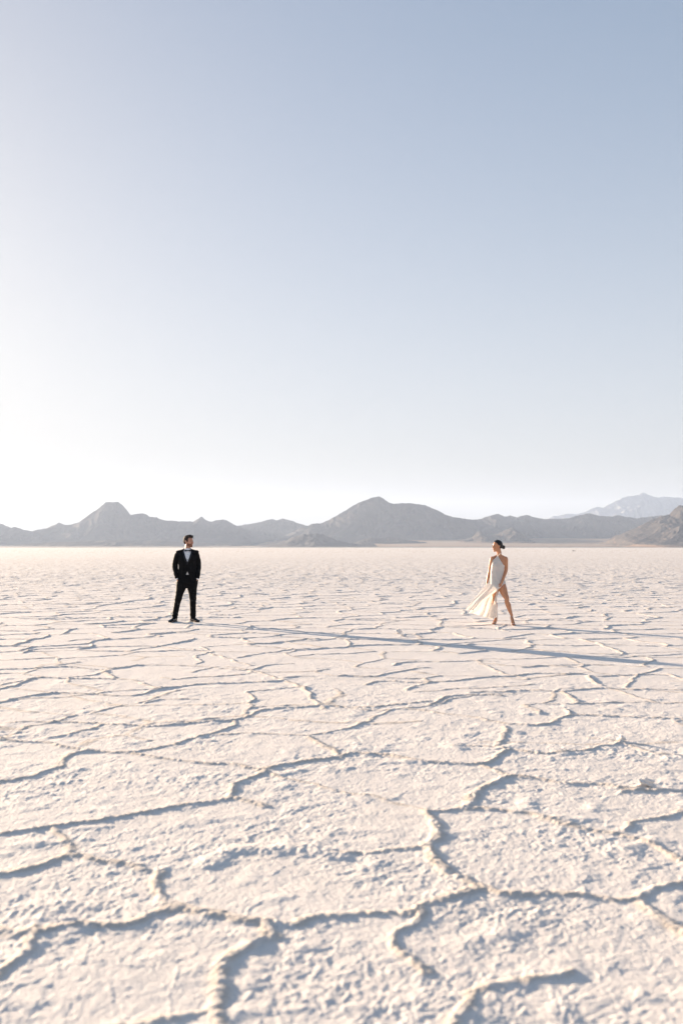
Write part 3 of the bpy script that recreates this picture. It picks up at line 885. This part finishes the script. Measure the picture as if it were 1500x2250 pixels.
def man_shirt():
    bm = bmesh.new()
    ctube(bm, [PM(625, 1150), PM(625, 1000), PM(625, 880, .003), PM(622, 720), PM(620, 600, .008), PM(624, 545, .012)],
          [(.158, .106), (.150, .104), (.148, .104), (.168, .110), (.145, .092), (.082, .068)])
    ctube(bm, [PM(625, 580, .012), PM(627, 520, .018), PM(632, 478, .020)], [(.085, .078), (.072, .070), (.067, .067)])
    o = sculpt('shirt', bm, .0055, SHIRT, man, 4, cut=lambda c: c.z > PM(0, 482).z - .25 * (c.y), solid=.003)
    # wing of the collar on each side and the row of shirt buttons
    for s in (-1, 1):
        b = bmesh.new()
        v = [b.verts.new(PM(x, y, d)) for x, y, d in ((630 + s * 8, 520, -.078), (630 + s * 62, 478, -.052), (630 + s * 70, 505, -.066), (630 + s * 44, 548, -.096))]
        b.faces.new(v if s < 0 else v[::-1])
        bmesh.ops.solidify(b, geom=b.faces[:], thickness=.003)
        me = bpy.data.meshes.new('collar_point'); b.to_mesh(me); b.free(); me.materials.append(SHIRT)
        link(bpy.data.objects.new('collar_point', me), o)
    for y in (610, 665, 720):
        b = bmesh.new(); ell(b, PM(627, y, -.118 if y > 640 else -.112), (.0055, .003, .0055), None, None, 10)
        me = bpy.data.meshes.new('button'); b.to_mesh(me); b.free(); me.materials.append(SATIN)
        link(bpy.data.objects.new('button', me), o)
    return o
man_shirt()

V_TOP, V_BOT = PM(0, 500).z, PM(0, 792).z
CX = PM(627, 0).x
def man_jacket():
    bm = bmesh.new()
    ctube(bm, [PM(625, 1185), PM(625, 1120), PM(624, 1010), PM(624, 880, .002), PM(622, 730), PM(620, 640, .004), PM(620, 585, .010), PM(622, 535, .014), PM(624, 498, .02)],
          [(.208, .138), (.200, .134), (.186, .126), (.178, .124), (.198, .132), (.192, .118), (.158, .098), (.108, .080), (.080, .068)])
    for SH, EL, WR, s in ((SH_L, EL_L, WR_L, -1), (SH_R, EL_R, WR_R, 1)):
        ctube(bm, [SH + Vector((-s * .10, 0, .022)), SH + Vector((-s * .012, 0, -.018)), SH.lerp(EL, .5) + Vector((s * .004, 0, 0)), EL, EL.lerp(WR, .5), WR + (WR - EL).normalized() * .0], [.056, .060, .061, .058, .052, .044])
        ell(bm, SH + Vector((-s * .012, 0, -.012)), (.052, .058, .050))
    ell(bm, PM(625, 575, .03), (.115, .06, .05))
    for s in (-1, 1): ctube(bm, [PM(622 + s * 70, 520, .018), PM(622 + s * 150, 548, .012), PM(622 + s * 222, 566, .010)], [(.030, .055), (.034, .056), (.036, .056)], 16, (0, 0, 1))
    def disp(co, no):
        arm = np.abs(co[:, 0] - .0) > .19
        f = n3(co, (.30, .30, .045), 521) * .010 * arm                      # rucked sleeves
        f += n3(co, (.16, .16, .20), 523) * .004
        f += np.abs(n3(co, (.25, .25, .07), 525)) * .006 * (np.abs(co[:, 2] - PM(0, 900).z) < .14) * (~arm)
        # one button pulls the front together
        return co + no * f[:, None]
    def cut(c):
        x = abs(c.x - CX)
        if c.y < .0:
            if V_BOT < c.z < V_TOP + .2:
                wv = .090 * ((c.z - V_BOT) / (V_TOP - V_BOT)) ** .92
                if x < min(wv, .088): return True
            zb = PM(0, 985).z
            if c.z < zb and x < .32 * (zb - c.z) ** 1.0 * (1 + 3.2 * (zb - c.z)): return True
        if c.z < PM(0, 1178).z + .10 * x and abs(c.x) < .30 and c.y < .2:
            return c.z < PM(0, 1172).z and abs(c.x) < .215
        if c.z > PM(0, 470).z: return True
        return False
    o = sculpt('jacket', bm, .006, SUIT, man, 5, disp=disp, cut=cut, solid=.005)
    # collar round the neck
    b = bmesh.new()
    pts = []
    for a in np.linspace(-115, 115, 19):
        t = R_(a)
        pts.append(Vector((CX + math.sin(t) * .086, .018 + math.cos(t) * .076, PM(0, 492).z - .028 * (1 - math.cos(t)) - .0)))
    tube(b, pts, [(.010, .026)] * len(pts), 10, (0, 0, .0001))
    # (kept slim: a folded band standing against the neck)
    me = bpy.data.meshes.new('jacket_collar'); b.to_mesh(me); b.free(); me.materials.append(SUIT)
    for p in me.polygons: p.use_smooth = True
    link(bpy.data.objects.new('jacket_collar', me), o)
    # satin shawl lapels
    from mathutils.bvhtree import BVHTree
    bt = BVHTree.FromPolygons([v.co for v in o.data.vertices], [p.vertices for p in o.data.polygons])
    for s in (-1, 1):
        b = bmesh.new()
        rows = []
        N = 22
        for i in range(N + 1):
            t = i / N
            z = V_TOP + .012 + (V_BOT - .022 - V_TOP - .012) * t
            tz = max(0, (z - V_BOT) / (V_TOP - V_BOT))
            wi = min(.090 * tz ** .92, .088) - .003
            wd = .014 + .030 * math.sin(math.pi * min(1, (1 - t) * .95 + .05)) ** .8 * (1 if t < .85 else (1 - t) / .15)
            row = []
            for j in range(7):
                x = CX + s * (wi + wd * j / 6)
                hit = bt.ray_cast(Vector((x, -.6, z)), Vector((0, 1, 0)))
                y = hit[0].y if hit[0] is not None and hit[0].y < .02 else (rows[-1][j].co.y if rows else -.07)
                row.append(b.verts.new((x, y - .006 - .003 * math.sin(math.pi * j / 6), z)))
            rows.append(row)
        for r0, r1 in zip(rows[:-1], rows[1:]):
            for j in range(6): b.faces.new((r0[j], r0[j + 1], r1[j + 1], r1[j]) if s > 0 else (r0[j + 1], r0[j], r1[j], r1[j + 1]))
        bmesh.ops.solidify(b, geom=b.faces[:], thickness=.004)
        bmesh.ops.recalc_face_normals(b, faces=b.faces)
        me = bpy.data.meshes.new('lapel'); b.to_mesh(me); b.free(); me.materials.append(SATIN)
        for p in me.polygons: p.use_smooth = True
        link(bpy.data.objects.new('lapel', me), o)
    hit = bt.ray_cast(Vector((CX, -.6, V_BOT - .03)), Vector((0, 1, 0)))
    b = bmesh.new(); ell(b, (CX - .004, (hit[0].y if hit[0] else -.13) - .004, V_BOT - .03), (.010, .004, .010), None, None, 12)
    me = bpy.data.meshes.new('button'); b.to_mesh(me); b.free(); me.materials.append(SATIN)
    link(bpy.data.objects.new('button', me), o)
    return o
man_jacket()

def man_trousers():
    bm = bmesh.new()
    ctube(bm, [PM(625, 1290), PM(625, 1230), PM(625, 1150), PM(625, 1080), PM(625, 1040)], [(.175, .112), (.196, .124), (.192, .120), (.176, .112), (.165, .105)])
    for HP, KN, AN, s in ((HIP_L, KN_L, AN_L, -1), (HIP_R, KN_R, AN_R, 1)):
        ctube(bm, [HP + Vector((s * .02, 0, .01)), HP.lerp(KN, .3), HP.lerp(KN, .62), KN, KN.lerp(AN, .4), AN.lerp(KN, .12), AN + Vector((0, .0, -.012)), AN + Vector((0, -.01, -.035))],
              [.108, .108, .086, .071, .062, .060, .058, .056])
        ell(bm, Vector((s * .155, -.05, PM(0, 1215).z)), (.045, .060, .085))      # hand in the pocket
    def disp(co, no):
        z = co[:, 2]
        low = np.clip((.34 - z) / .2, 0, 1); kn = np.exp(-((z - .50) / .14) ** 2); cr_ = np.exp(-((z - .80) / .08) ** 2)
        f = n3(co, (.20, .20, .034), 531) * (.012 * low + .003) + n3(co, (.22, .22, .055), 533) * .011 * kn + n3(co, (.2, .2, .06), 535) * .008 * cr_
        return co + no * f[:, None]
    o = sculpt('trousers', bm, .006, SUIT, man, 4, disp=disp, cut=lambda c: c.z < .066 or (c.z > PM(0, 1062).z), solid=.004)
    return o
man_trousers()

def cuff(WR, EL, s):
    b = bmesh.new()
    d = (WR - EL).normalized()
    tube(b, [WR - d * .02, WR + d * .008, WR + d * .022], [.040, .0385, .037], 20)
    me = bpy.data.meshes.new('shirt_cuff'); b.to_mesh(me); b.free(); me.materials.append(SHIRT)
    for p in me.polygons: p.use_smooth = True
    link(bpy.data.objects.new('shirt_cuff', me), man)
cuff(WR_L, EL_L, -1); cuff(WR_R, EL_R, 1)

def bow_tie():
    b = bmesh.new()
    c = PM(632, 523, -.098)
    for s in (-1, 1):
        p = [c + Vector((s * x, y, z)) for x, y, z in ((.004, 0, 0), (.022, -.004, .001), (.046, .004, .000), (.060, .012, -.002))]
        ctube(b, p, [(.007, .010), (.007, .013), (.008, .020), (.006, .021)], 12, (0, 1, 0))
    ell(b, c + Vector((0, -.006, 0)), (.010, .010, .012))
    return sculpt('bow_tie', b, .0030, SATIN, man, 2)
bow_tie()

def man_shoe(AN, tx, ty):
    b = bmesh.new()
    gz = -AN.z
    d = Vector((tx, ty, 0)).normalized()
    heel = Vector((AN.x, AN.y, 0)) - d * .055
    P = lambda k, z: heel + d * k + Vector((0, 0, z))
    sd = Vector((-d.y, d.x, 0))
    ctube(b, [P(.0, .050), P(.05, .050), P(.11, .046), P(.17, .036), P(.225, .028), P(.262, .024)], [(.030, .046), (.034, .048), (.040, .040), (.045, .030), (.042, .022), (.024, .014)], 18, sd)
    ctube(b, [P(.035, .06), P(.05, .10)], [(.036, .042), (.036, .044)], 16, sd)
    for k in (.095, .115, .135):
        tube(b, [P(k, .082 - (k - .095) * .45) - sd * .018, P(k + .003, .086 - (k - .095) * .45), P(k, .082 - (k - .095) * .45) + sd * .018], [.003] * 3, 8, (0, 0, 1))
    o = sculpt('shoe', b, .0042, LEATHER, man, 3, disp=lambda co, no: np.column_stack([co[:, 0], co[:, 1], np.maximum(co[:, 2], .012)]))
    b = bmesh.new()
    out = [(-.026, .016), (-.022, .028), (.03, .032), (.10, .030), (.17, .043), (.22, .039), (.258, .022), (.268, .0)]
    loop = [P(k, 0) + sd * w for k, w in out] + [P(k, 0) - sd * w for k, w in out[::-1][1:]]
    vs = [b.verts.new(p) for p in loop]; f = b.faces.new(vs)
    r = bmesh.ops.extrude_face_region(b, geom=[f])
    for v in r['geom']:
        if isinstance(v, bmesh.types.BMVert): v.co.z += .014
    bmesh.ops.recalc_face_normals(b, faces=b.faces)
    me = bpy.data.meshes.new('sole'); b.to_mesh(me); b.free(); me.materials.append(SOLE)
    link(bpy.data.objects.new('sole', me), o)
man_shoe(AN_L, -.085, -.13)
man_shoe(AN_R, .10, -.13)

# ---------------- the woman
def PW(x, y, d=0.0): return Vector(((x - 850) * .000903, d, (2085 - y) * .000903))
wx_, wy_ = ground_pt(1093.1, 1373.0)
woman = link(bpy.data.objects.new('person', None))
woman.location = (wx_, wy_, .010)
woman.rotation_euler = (0, 0, -math.atan2(wx_, wy_))
tag(woman, 'woman in white halter dress with high slit, skirt blown left, looking left', 'person')

HW = Matrix.Translation(PW(846, 318, .01)) @ Euler((R_(4), 0, R_(-68))).to_matrix().to_4x4() @ Matrix.Scale(.985, 4)
W_SHL, W_SHR = PW(728, 590, -.03), PW(1034, 594, .05)
W_ELL, W_ELR = PW(672, 880, .04), PW(1038, 860, .06)
W_WRL, W_WRR = PW(612, 1150, .02), PW(945, 1130, -.115)
W_HPL, W_HPR = PW(800, 1190, -.01), PW(935, 1200, .01)
W_KNL, W_KNR = PW(772, 1500, -.05), PW(1050, 1530, -.12)
W_ANL, W_ANR = PW(808, 1950, .14), PW(1155, 1890, -.10)

def woman_feet(bm=None):
    # ball and toes on the ground, heel lifted by the shoe
    out = []
    for AN, dx, dy, gz in ((W_ANL, -.035, -.125, 0), (W_ANR, .030, -.120, 0)):
        heel = AN + Vector((0, .035, -.060)); 
        ball = Vector((AN.x + dx, AN.y + dy, .022 + AN_GZ(AN)))
        toe = ball + Vector((dx * .4, -.055, -.006))
        out.append((AN, heel, ball, toe))
    return out
def AN_GZ(AN):      # ground level under each foot in figure space (the flat is level; the far foot stands a little behind)
    return 0.0

def woman_body():
    bm = bmesh.new()
    head_shapes(bm, HW, True)
    ctube(bm, [PW(892, 600, .03), PW(888, 530, .03), PW(884, 460, .028), PW(866, 380, .02)], [(.060, .048), (.050, .047), (.048, .048), (.048, .050)])
    # torso: hips, waist, chest, shoulders; turned a little to her right
    t = R_(-22)
    ref = Vector((math.cos(t), math.sin(t), 0)) * 1
    ref = Vector((math.cos(R_(20)), math.sin(R_(20)), 0))
    ctube(bm, [PW(868, 1270), PW(866, 1180), PW(858, 1080), PW(850, 960), PW(852, 860), PW(862, 760), PW(875, 660, .008), PW(884, 585, .012), PW(888, 548, .02)],
          [(.130, .095), (.152, .102), (.142, .094), (.118, .080), (.116, .080), (.130, .090), (.134, .082), (.112, .060), (.066, .048)], 24, ref)
    for sx, yy in ((-1, 735), (1, 735)):
        ell(bm, PW(845 + sx * 62, yy, -.055 + sx * .016), (.052, .050, .055))
    tube(bm, [PW(856, 540, .005), W_SHL + Vector((0, 0, -.012))], [.034, .036], 14)
    tube(bm, [PW(918, 538, .03), W_SHR + Vector((0, 0, -.012))], [.036, .040], 14)
    ctube(bm, [W_SHL + Vector((0, 0, -.015)), W_SHL.lerp(W_ELL, .45), W_ELL, W_ELL.lerp(W_WRL, .35), W_WRL], [.044, .040, .033, .034, .022])
    ctube(bm, [W_SHR + Vector((0, 0, -.015)), W_SHR.lerp(W_ELR, .45), W_ELR, W_ELR.lerp(W_WRR, .35), W_WRR], [.048, .045, .038, .037, .024])
    ell(bm, W_SHL + Vector((.004, 0, -.012)), (.045, .044, .050))
    ell(bm, W_SHR + Vector((-.004, 0, -.012)), (.048, .047, .052))
    # clavicles
    tube(bm, [PW(868, 552, -.030), W_SHL + Vector((.02, -.025, .012))], [.008, .007], 8)
    tube(bm, [PW(900, 552, -.028), W_SHR + Vector((-.02, -.030, .012))], [.008, .007], 8)
    hand_shapes(bm, W_WRL, Vector((-.02, .0, -.1)), Vector((1, -.2, 0)), -1, .88, (14, 18, 14))
    hand_shapes(bm, W_WRR, Vector((-.035, -.01, -.1)), Vector((-.9, .45, .0)), -1, .90, (38, 50, 40), .2)
    for HP, KN, AN in ((W_HPL, W_KNL, W_ANL), (W_HPR, W_KNR, W_ANR)):
        side = Vector((0, .018, 0))
        ctube(bm, [HP, HP.lerp(KN, .22), HP.lerp(KN, .60), KN + Vector((0, 0, .03)), KN + Vector((0, 0, -.03)), KN.lerp(AN, .30) + side, KN.lerp(AN, .62) + side * .5, AN + Vector((0, 0, .02)), AN + Vector((0, .005, -.02))],
              [.084, .086, .070, .050, .047, .053, .041, .027, .028])
        ell(bm, KN + Vector((0, -.022, .005)), (.030, .022, .032))
    for AN, heel, ball, toe in woman_feet():
        ctube(bm, [AN + Vector((0, .005, -.01)), heel.lerp(AN, .3) + Vector((0, .005, 0)), heel], [(.027, .030), (.029, .034), (.026, .026)], 14)
        ctube(bm, [AN + Vector((0, -.01, -.015)), AN.lerp(ball, .5) + Vector((0, -.012, .010)), ball, toe], [(.027, .028), (.031, .024), (.040, .016), (.034, .011)], 16)
        ctube(bm, [heel, heel.lerp(ball, .55) + Vector((0, 0, .014)), ball], [(.024, .022), (.026, .018), (.036, .016)], 14)
        for k in range(5):
            tube(bm, [toe + Vector(((k - 2) * .0145, .0, .0)), toe + Vector(((k - 2) * .016, -.022 - (.004 if k == 2 else 0), -.003))], [.008, .0068], 8)
    def disp(co, no):
        co = head_dents(co, HW)
        return co
    return sculpt('body', bm, .0045, SKIN_W, woman, 3, disp=disp)
woman_body()
face_bits(HW, woman, LIP_W, BROW)

def woman_hair():
    bm = bmesh.new()
    ell(bm, (0, .016, .040), (.0795, .0985, .0870), None, HW, 28)
    ell(bm, (0, .042, .014), (.0700, .0750, .0730), None, HW, 24)
    ell(bm, (0, .088, -.018), (.040, .040, .040), None, HW, 18)
    Mi = HW.inverted()
    def cut(c):
        h = Mi @ c
        if h.y < -.050: return h.z < .088
        if h.y < .004: return h.z < .088 - (h.y + .050) * 1.35
        if h.y < .030: return h.z < .012 - (h.y - .004) * .9
        return h.z < -.048
    o = sculpt('hair', bm, .0038, HAIR_W, woman, 3, disp=lambda co, no: co + no * (n3(co, (.05, .008, .008), 551) * .0012 + .001)[:, None], cut=cut, solid=.003)
    bm = bmesh.new()
    ell(bm, (0, .128, -.028), (.040, .034, .038), None, HW, 22)
    for k in range(7):
        a = 2 * math.pi * k / 7
        p = [HW @ Vector((math.cos(a + f * 1.5) * .026 * (1 + .2 * math.sin(k * 2)), .128 + .022 * math.cos(f * 2 + k), -.028 + math.sin(a + f * 1.5) * .030)) for f in (0, .33, .66, 1)]
        tube(bm, p, [.011, .015, .014, .009], 10)
    sculpt('hair_bun', bm, .0038, HAIR_W, woman, 2, disp=lambda co, no: co + no * (n3(co, (.008, .008, .02), 553) * .002)[:, None])
woman_hair()

REFW = Vector((math.cos(R_(20)), math.sin(R_(20)), 0))
def woman_bodice():
    bm = bmesh.new()
    ctube(bm, [PW(868, 1330), PW(868, 1270), PW(862, 1190), PW(852, 1090), PW(842, 980), PW(842, 870), PW(856, 760), PW(872, 660, .006), PW(882, 590, .008), PW(880, 545, .008)],
          [(.150, .112), (.158, .114), (.164, .114), (.152, .108), (.140, .096), (.134, .094), (.139, .101), (.144, .093), (.136, .073), (.075, .062)], 28, REFW)
    for sx, yy in ((-1, 735), (1, 735)):
        ell(bm, PW(845 + sx * 62, yy, -.060 + sx * .016), (.056, .054, .060))
    def edge(yy, pts):
        for (y0, x0), (y1, x1) in zip(pts[:-1], pts[1:]):
            if y0 <= yy <= y1: return x0 + (x1 - x0) * (yy - y0) / (y1 - y0)
        return pts[0][1] if yy < pts[0][0] else pts[-1][1]
    Rr = [(530, 862), (560, 872), (620, 905), (680, 942), (740, 978), (760, 1010), (780, 1200)]
    Ll = [(530, 838), (560, 826), (600, 785), (640, 735), (660, 690), (680, 500)]
    def cut(c):
        px, py = c.x / .000903 + 850, 2085 - c.z / .000903
        if py < 535: return True
        if c.y < .03:
            if py < 780 and px > edge(py, Rr): return True
            if py < 700 and px < edge(py, Ll): return True
        else:
            if py < 800: return True
        # open slit over her left thigh
        if py > 1165 and px > 1000 - (py - 1165) * 1.05 and c.y < .06: return True
        if py > 1290: return True
        return False
    def disp(co, no):
        f = n3(co, (.10, .10, .26), 561) * .005
        # drape folds from the neckline, diagonal pull to the hip
        q = (co[:, 0] * 1.0 + co[:, 2] * .45)
        f += vnoise(q / .045, co[:, 2] / .5, 563) * .0045 * np.clip((1.30 - co[:, 2]) / .25, .15, 1)
        f += np.exp(-((co[:, 0] - (-.012)) / .018) ** 2) * -.006 * np.clip((co[:, 2] - 1.18) / .1, 0, 1)
        return co + no * f[:, None]
    return sculpt('dress', bm, .0055, GOWN, woman, 5, disp=disp, cut=cut, solid=.002)
dress = woman_bodice()
# thin halter strap round the neck
b = bmesh.new()
p, r = cr([PW(862, 548, -.075), PW(868, 522, -.068), PW(905, 490, -.046), PW(945, 468, -.010), PW(944, 458, .030), PW(915, 455, .078), PW(868, 462, .070), PW(842, 485, .030), PW(840, 515, -.03), PW(852, 548, -.074)], [.0042] * 10, 5)
tube(b, p, r, 8, (0, 0, 1))
me = bpy.data.meshes.new('halter_strap'); b.to_mesh(me); b.free(); me.materials.append(GOWN)
for q_ in me.polygons: q_.use_smooth = True
link(bpy.data.objects.new('halter_strap', me), dress)

def lerp_curve(pts, n):
    P = [Vector(p) for p in pts]
    q, _ = cr(P, [1.0] * len(P), 8)
    d = [0]
    for a, c in zip(q[:-1], q[1:]): d.append(d[-1] + (c - a).length)
    out = []
    for i in range(n):
        s = d[-1] * i / (n - 1)
        j = max(0, min(len(q) - 2, next((k for k in range(len(d) - 1) if d[k + 1] >= s), len(q) - 2)))
        f = (s - d[j]) / max(1e-9, d[j + 1] - d[j])
        out.append(q[j].lerp(q[j + 1], f))
    return out

def skirt_panel(Lc, Rc, bulge, folds, amp, seed, n=70, m=56, hem_wave=.012, hug=False):
    L, Rr = lerp_curve(Lc, n), lerp_curve(Rc, n)
    co = []
    for i in range(n):
        t = i / (n - 1)
        for j in range(m):
            s = j / (m - 1)
            p = L[i].lerp(Rr[i], s)
            p.y -= bulge * math.sin(math.pi * s) * (1 - .35 * t) * min(1, t * 5) ** .7
            co.append(p)
    co = np.array([tuple(c) for c in co])
    tt = np.repeat(np.linspace(0, 1, n), m); ss = np.tile(np.linspace(0, 1, m), n)
    env = np.sin(np.pi * np.clip(ss, 0, 1)) ** .35
    f = np.sin(2 * np.pi * (folds * ss + .35 * vnoise(ss * 3, tt * 2, seed))) * amp * (.15 + tt) * env
    f += vnoise(ss * folds * 2.1, tt * 2.2, seed + 1) * amp * .7 * (.2 + tt) * env
    co[:, 1] += f
    co[:, 2] += vnoise(ss * folds * 1.2, tt * 0, seed + 2) * hem_wave * np.clip((tt - .85) / .15, 0, 1)
    if hug:
        for k in range(n * m):
            if tt[k] > .45: continue
            hit = DRESS_BVH.ray_cast(Vector((co[k, 0], -.6, co[k, 2])), Vector((0, 1, 0)))
            if hit[0] is not None and hit[0].y < .05: co[k, 1] = min(co[k, 1], hit[0].y - .0006 - .012 * min(.3, tt[k]))
        g = co[:, 1].reshape(n, m)
        for _ in range(3):
            g[1:-1, 1:-1] = np.minimum(g[1:-1, 1:-1], (g[:-2, 1:-1] + g[2:, 1:-1] + g[1:-1, :-2] + g[1:-1, 2:]) / 4 + .0005)
    ix = np.arange(n * m).reshape(n, m)
    q = np.stack([ix[:-1, :-1], ix[:-1, 1:], ix[1:, 1:], ix[1:, :-1]], -1).reshape(-1, 4)
    me = fast_mesh('skirt_panel', co, q); me.materials.append(GOWN)
    b = bmesh.new(); b.from_mesh(me); bmesh.ops.solidify(b, geom=b.faces[:], thickness=.0016); b.to_mesh(me); b.free()
    for q_ in me.polygons: q_.use_smooth = True
    return link(bpy.data.objects.new('skirt_panel', me), dress)
from mathutils.bvhtree import BVHTree
DRESS_BVH = BVHTree.FromPolygons([v.co for v in dress.data.vertices], [p.vertices for p in dress.data.polygons])
# front panel blown to the left
skirt_panel([PW(648, 1080, .02), PW(630, 1150, -.01), PW(560, 1225, -.03), PW(430, 1385, -.04), PW(250, 1590, -.04), PW(115, 1770, -.03)],
            [PW(905, 1120, -.115), PW(862, 1285, -.15), PW(705, 1425, -.16), PW(545, 1560, -.14), PW(440, 1660, -.12), PW(345, 1762, -.10)],
            .055, 2.2, .016, 601, hug=True)
# back panel behind the near leg, trailing to the left
skirt_panel([PW(690, 1180, .10), PW(600, 1330, .13), PW(460, 1500, .15), PW(320, 1680, .14), PW(195, 1835, .12)],
            [PW(925, 1180, .09), PW(850, 1340, .11), PW(820, 1560, .14), PW(790, 1760, .15), PW(735, 1972, .14)],
            -.03, 3.2, .018, 611)
# narrow side fold falling over the far shin
skirt_panel([PW(838, 1255, -.10), PW(826, 1345, -.105), PW(735, 1672, -.09), PW(690, 1800, -.06), PW(655, 1950, -.03)],
            [PW(872, 1255, -.10), PW(842, 1345, -.10), PW(828, 1560, -.06), PW(838, 1760, -.02), PW(852, 1930, .02)],
            .035, 2.4, .014, 621)

def heels():
    for (AN, heel, ball, toe) in woman_feet():
        b = bmesh.new()
        ctube(b, [heel + Vector((0, .012, -.026)), heel.lerp(ball, .5) + Vector((0, 0, -.006)), ball + Vector((0, 0, -.0175)), toe + Vector((0, -.026, -.013))], [(.024, .005), (.020, .004), (.040, .005), (.030, .004)], 16)
        # slim heel
        hb = Vector((heel.x, heel.y + .022, 0))
        tube(b, [heel + Vector((0, .012, -.024)), Vector((hb.x, hb.y + .004, heel.z * .45)), hb + Vector((0, .004, .006))], [(.014, .012), (.0065, .0065), (.0055, .0055)], 10)
        o = sculpt('shoe', b, .0035, WHITE_L, woman, 1, disp=lambda co, no: np.column_stack([co[:, 0], co[:, 1], np.maximum(co[:, 2], .0)]))
        b = bmesh.new()
        pts = [AN + Vector((math.cos(a) * .0315, math.sin(a) * .034 + .004, -.004 + .003 * math.sin(a))) for a in np.linspace(0, 2 * math.pi, 25)]
        tube(b, pts, [(.003, .0105)] * 25, 8, (0, 0, 1))
        me = bpy.data.meshes.new('ankle_strap'); b.to_mesh(me); b.free(); me.materials.append(WHITE_L)
        for q_ in me.polygons: q_.use_smooth = True
        link(bpy.data.objects.new('ankle_strap', me), o)
        b = bmesh.new()
        c = ball.lerp(toe, .55)
        pts = [c + Vector((math.cos(a) * .043, 0, math.sin(a) * .021 + .000)) for a in np.linspace(-.2, math.pi + .2, 15)]
        tube(b, pts, [(.003, .022)] * 15, 8, (0, .0001, 1))
        me = bpy.data.meshes.new('toe_strap'); b.to_mesh(me); b.free(); me.materials.append(WHITE_L)
        for q_ in me.polygons: q_.use_smooth = True
        link(bpy.data.objects.new('toe_strap', me), o)
heels()
# ring on her left hand
b = bmesh.new()
ell(b, PW(902, 1228, -.150), (.004, .004, .004), None, None, 10)
me = bpy.data.meshes.new('ring'); b.to_mesh(me); b.free(); me.materials.append(GOLD)
link(bpy.data.objects.new('ring', me), woman)

# ------------------------------------------------------------------ loose salt lumps and the distant dark stick
def lump_obj(px, py, size, seed, label):
    x, y = ground_pt(px, py)
    b = bmesh.new()
    rng = random.Random(seed)
    bmesh.ops.create_icosphere(b, subdivisions=3, radius=1)
    for v in b.verts:
        c = v.co.copy()
        k = 1 + .28 * math.sin(c.x * 3.1 + seed) * math.cos(c.y * 2.7 + seed * 2) + .22 * math.sin(c.z * 5 + c.x * 4 + seed) + rng.uniform(-.09, .09)
        v.co = Vector((c.x * size[0] * k, c.y * size[1] * k, c.z * size[2] * k))
    me = bpy.data.meshes.new('salt_lump'); b.to_mesh(me); b.free(); me.materials.append(SALT)
    o = link(bpy.data.objects.new('salt_lump', me))
    o.location = (x, y, ground_z(x, y) + size[2] * .55)
    tag(o, label, 'salt lump', 'loose lumps of salt')
lump_obj(876, 1393, (.055, .05, .055), 3, 'upright pale salt lump casting a shadow on the flat between the couple')
lump_obj(886, 1398, (.05, .045, .03), 8, 'low rounded salt lump just in front of the upright one between the couple')
lump_obj(1366, 1630, (.035, .03, .028), 5, 'tan salt lump where two ridges meet at the right, below the shadows')
lump_obj(1418, 1728, (.05, .035, .026), 9, 'salt lump leaning against the long ridge near the right edge')
x, y = ground_pt(1260, 1211.0)
b = bmesh.new()
tube(b, [Vector((-.8, 0, .12)), Vector((-.3, .1, .2)), Vector((.3, 0, .16)), Vector((.85, .1, .10))], [.10, .16, .14, .07], 10)
ell(b, (-.25, .0, .10), (.35, .2, .16))
o = sculpt('driftwood', b, .04, simple_mat('grey_driftwood', (.20, .15, .12), .9, .3, 4), None, 1)
o.location = (x, y, 0)
tag(o, 'small dark piece of driftwood lying far out on the salt at the right', 'driftwood')
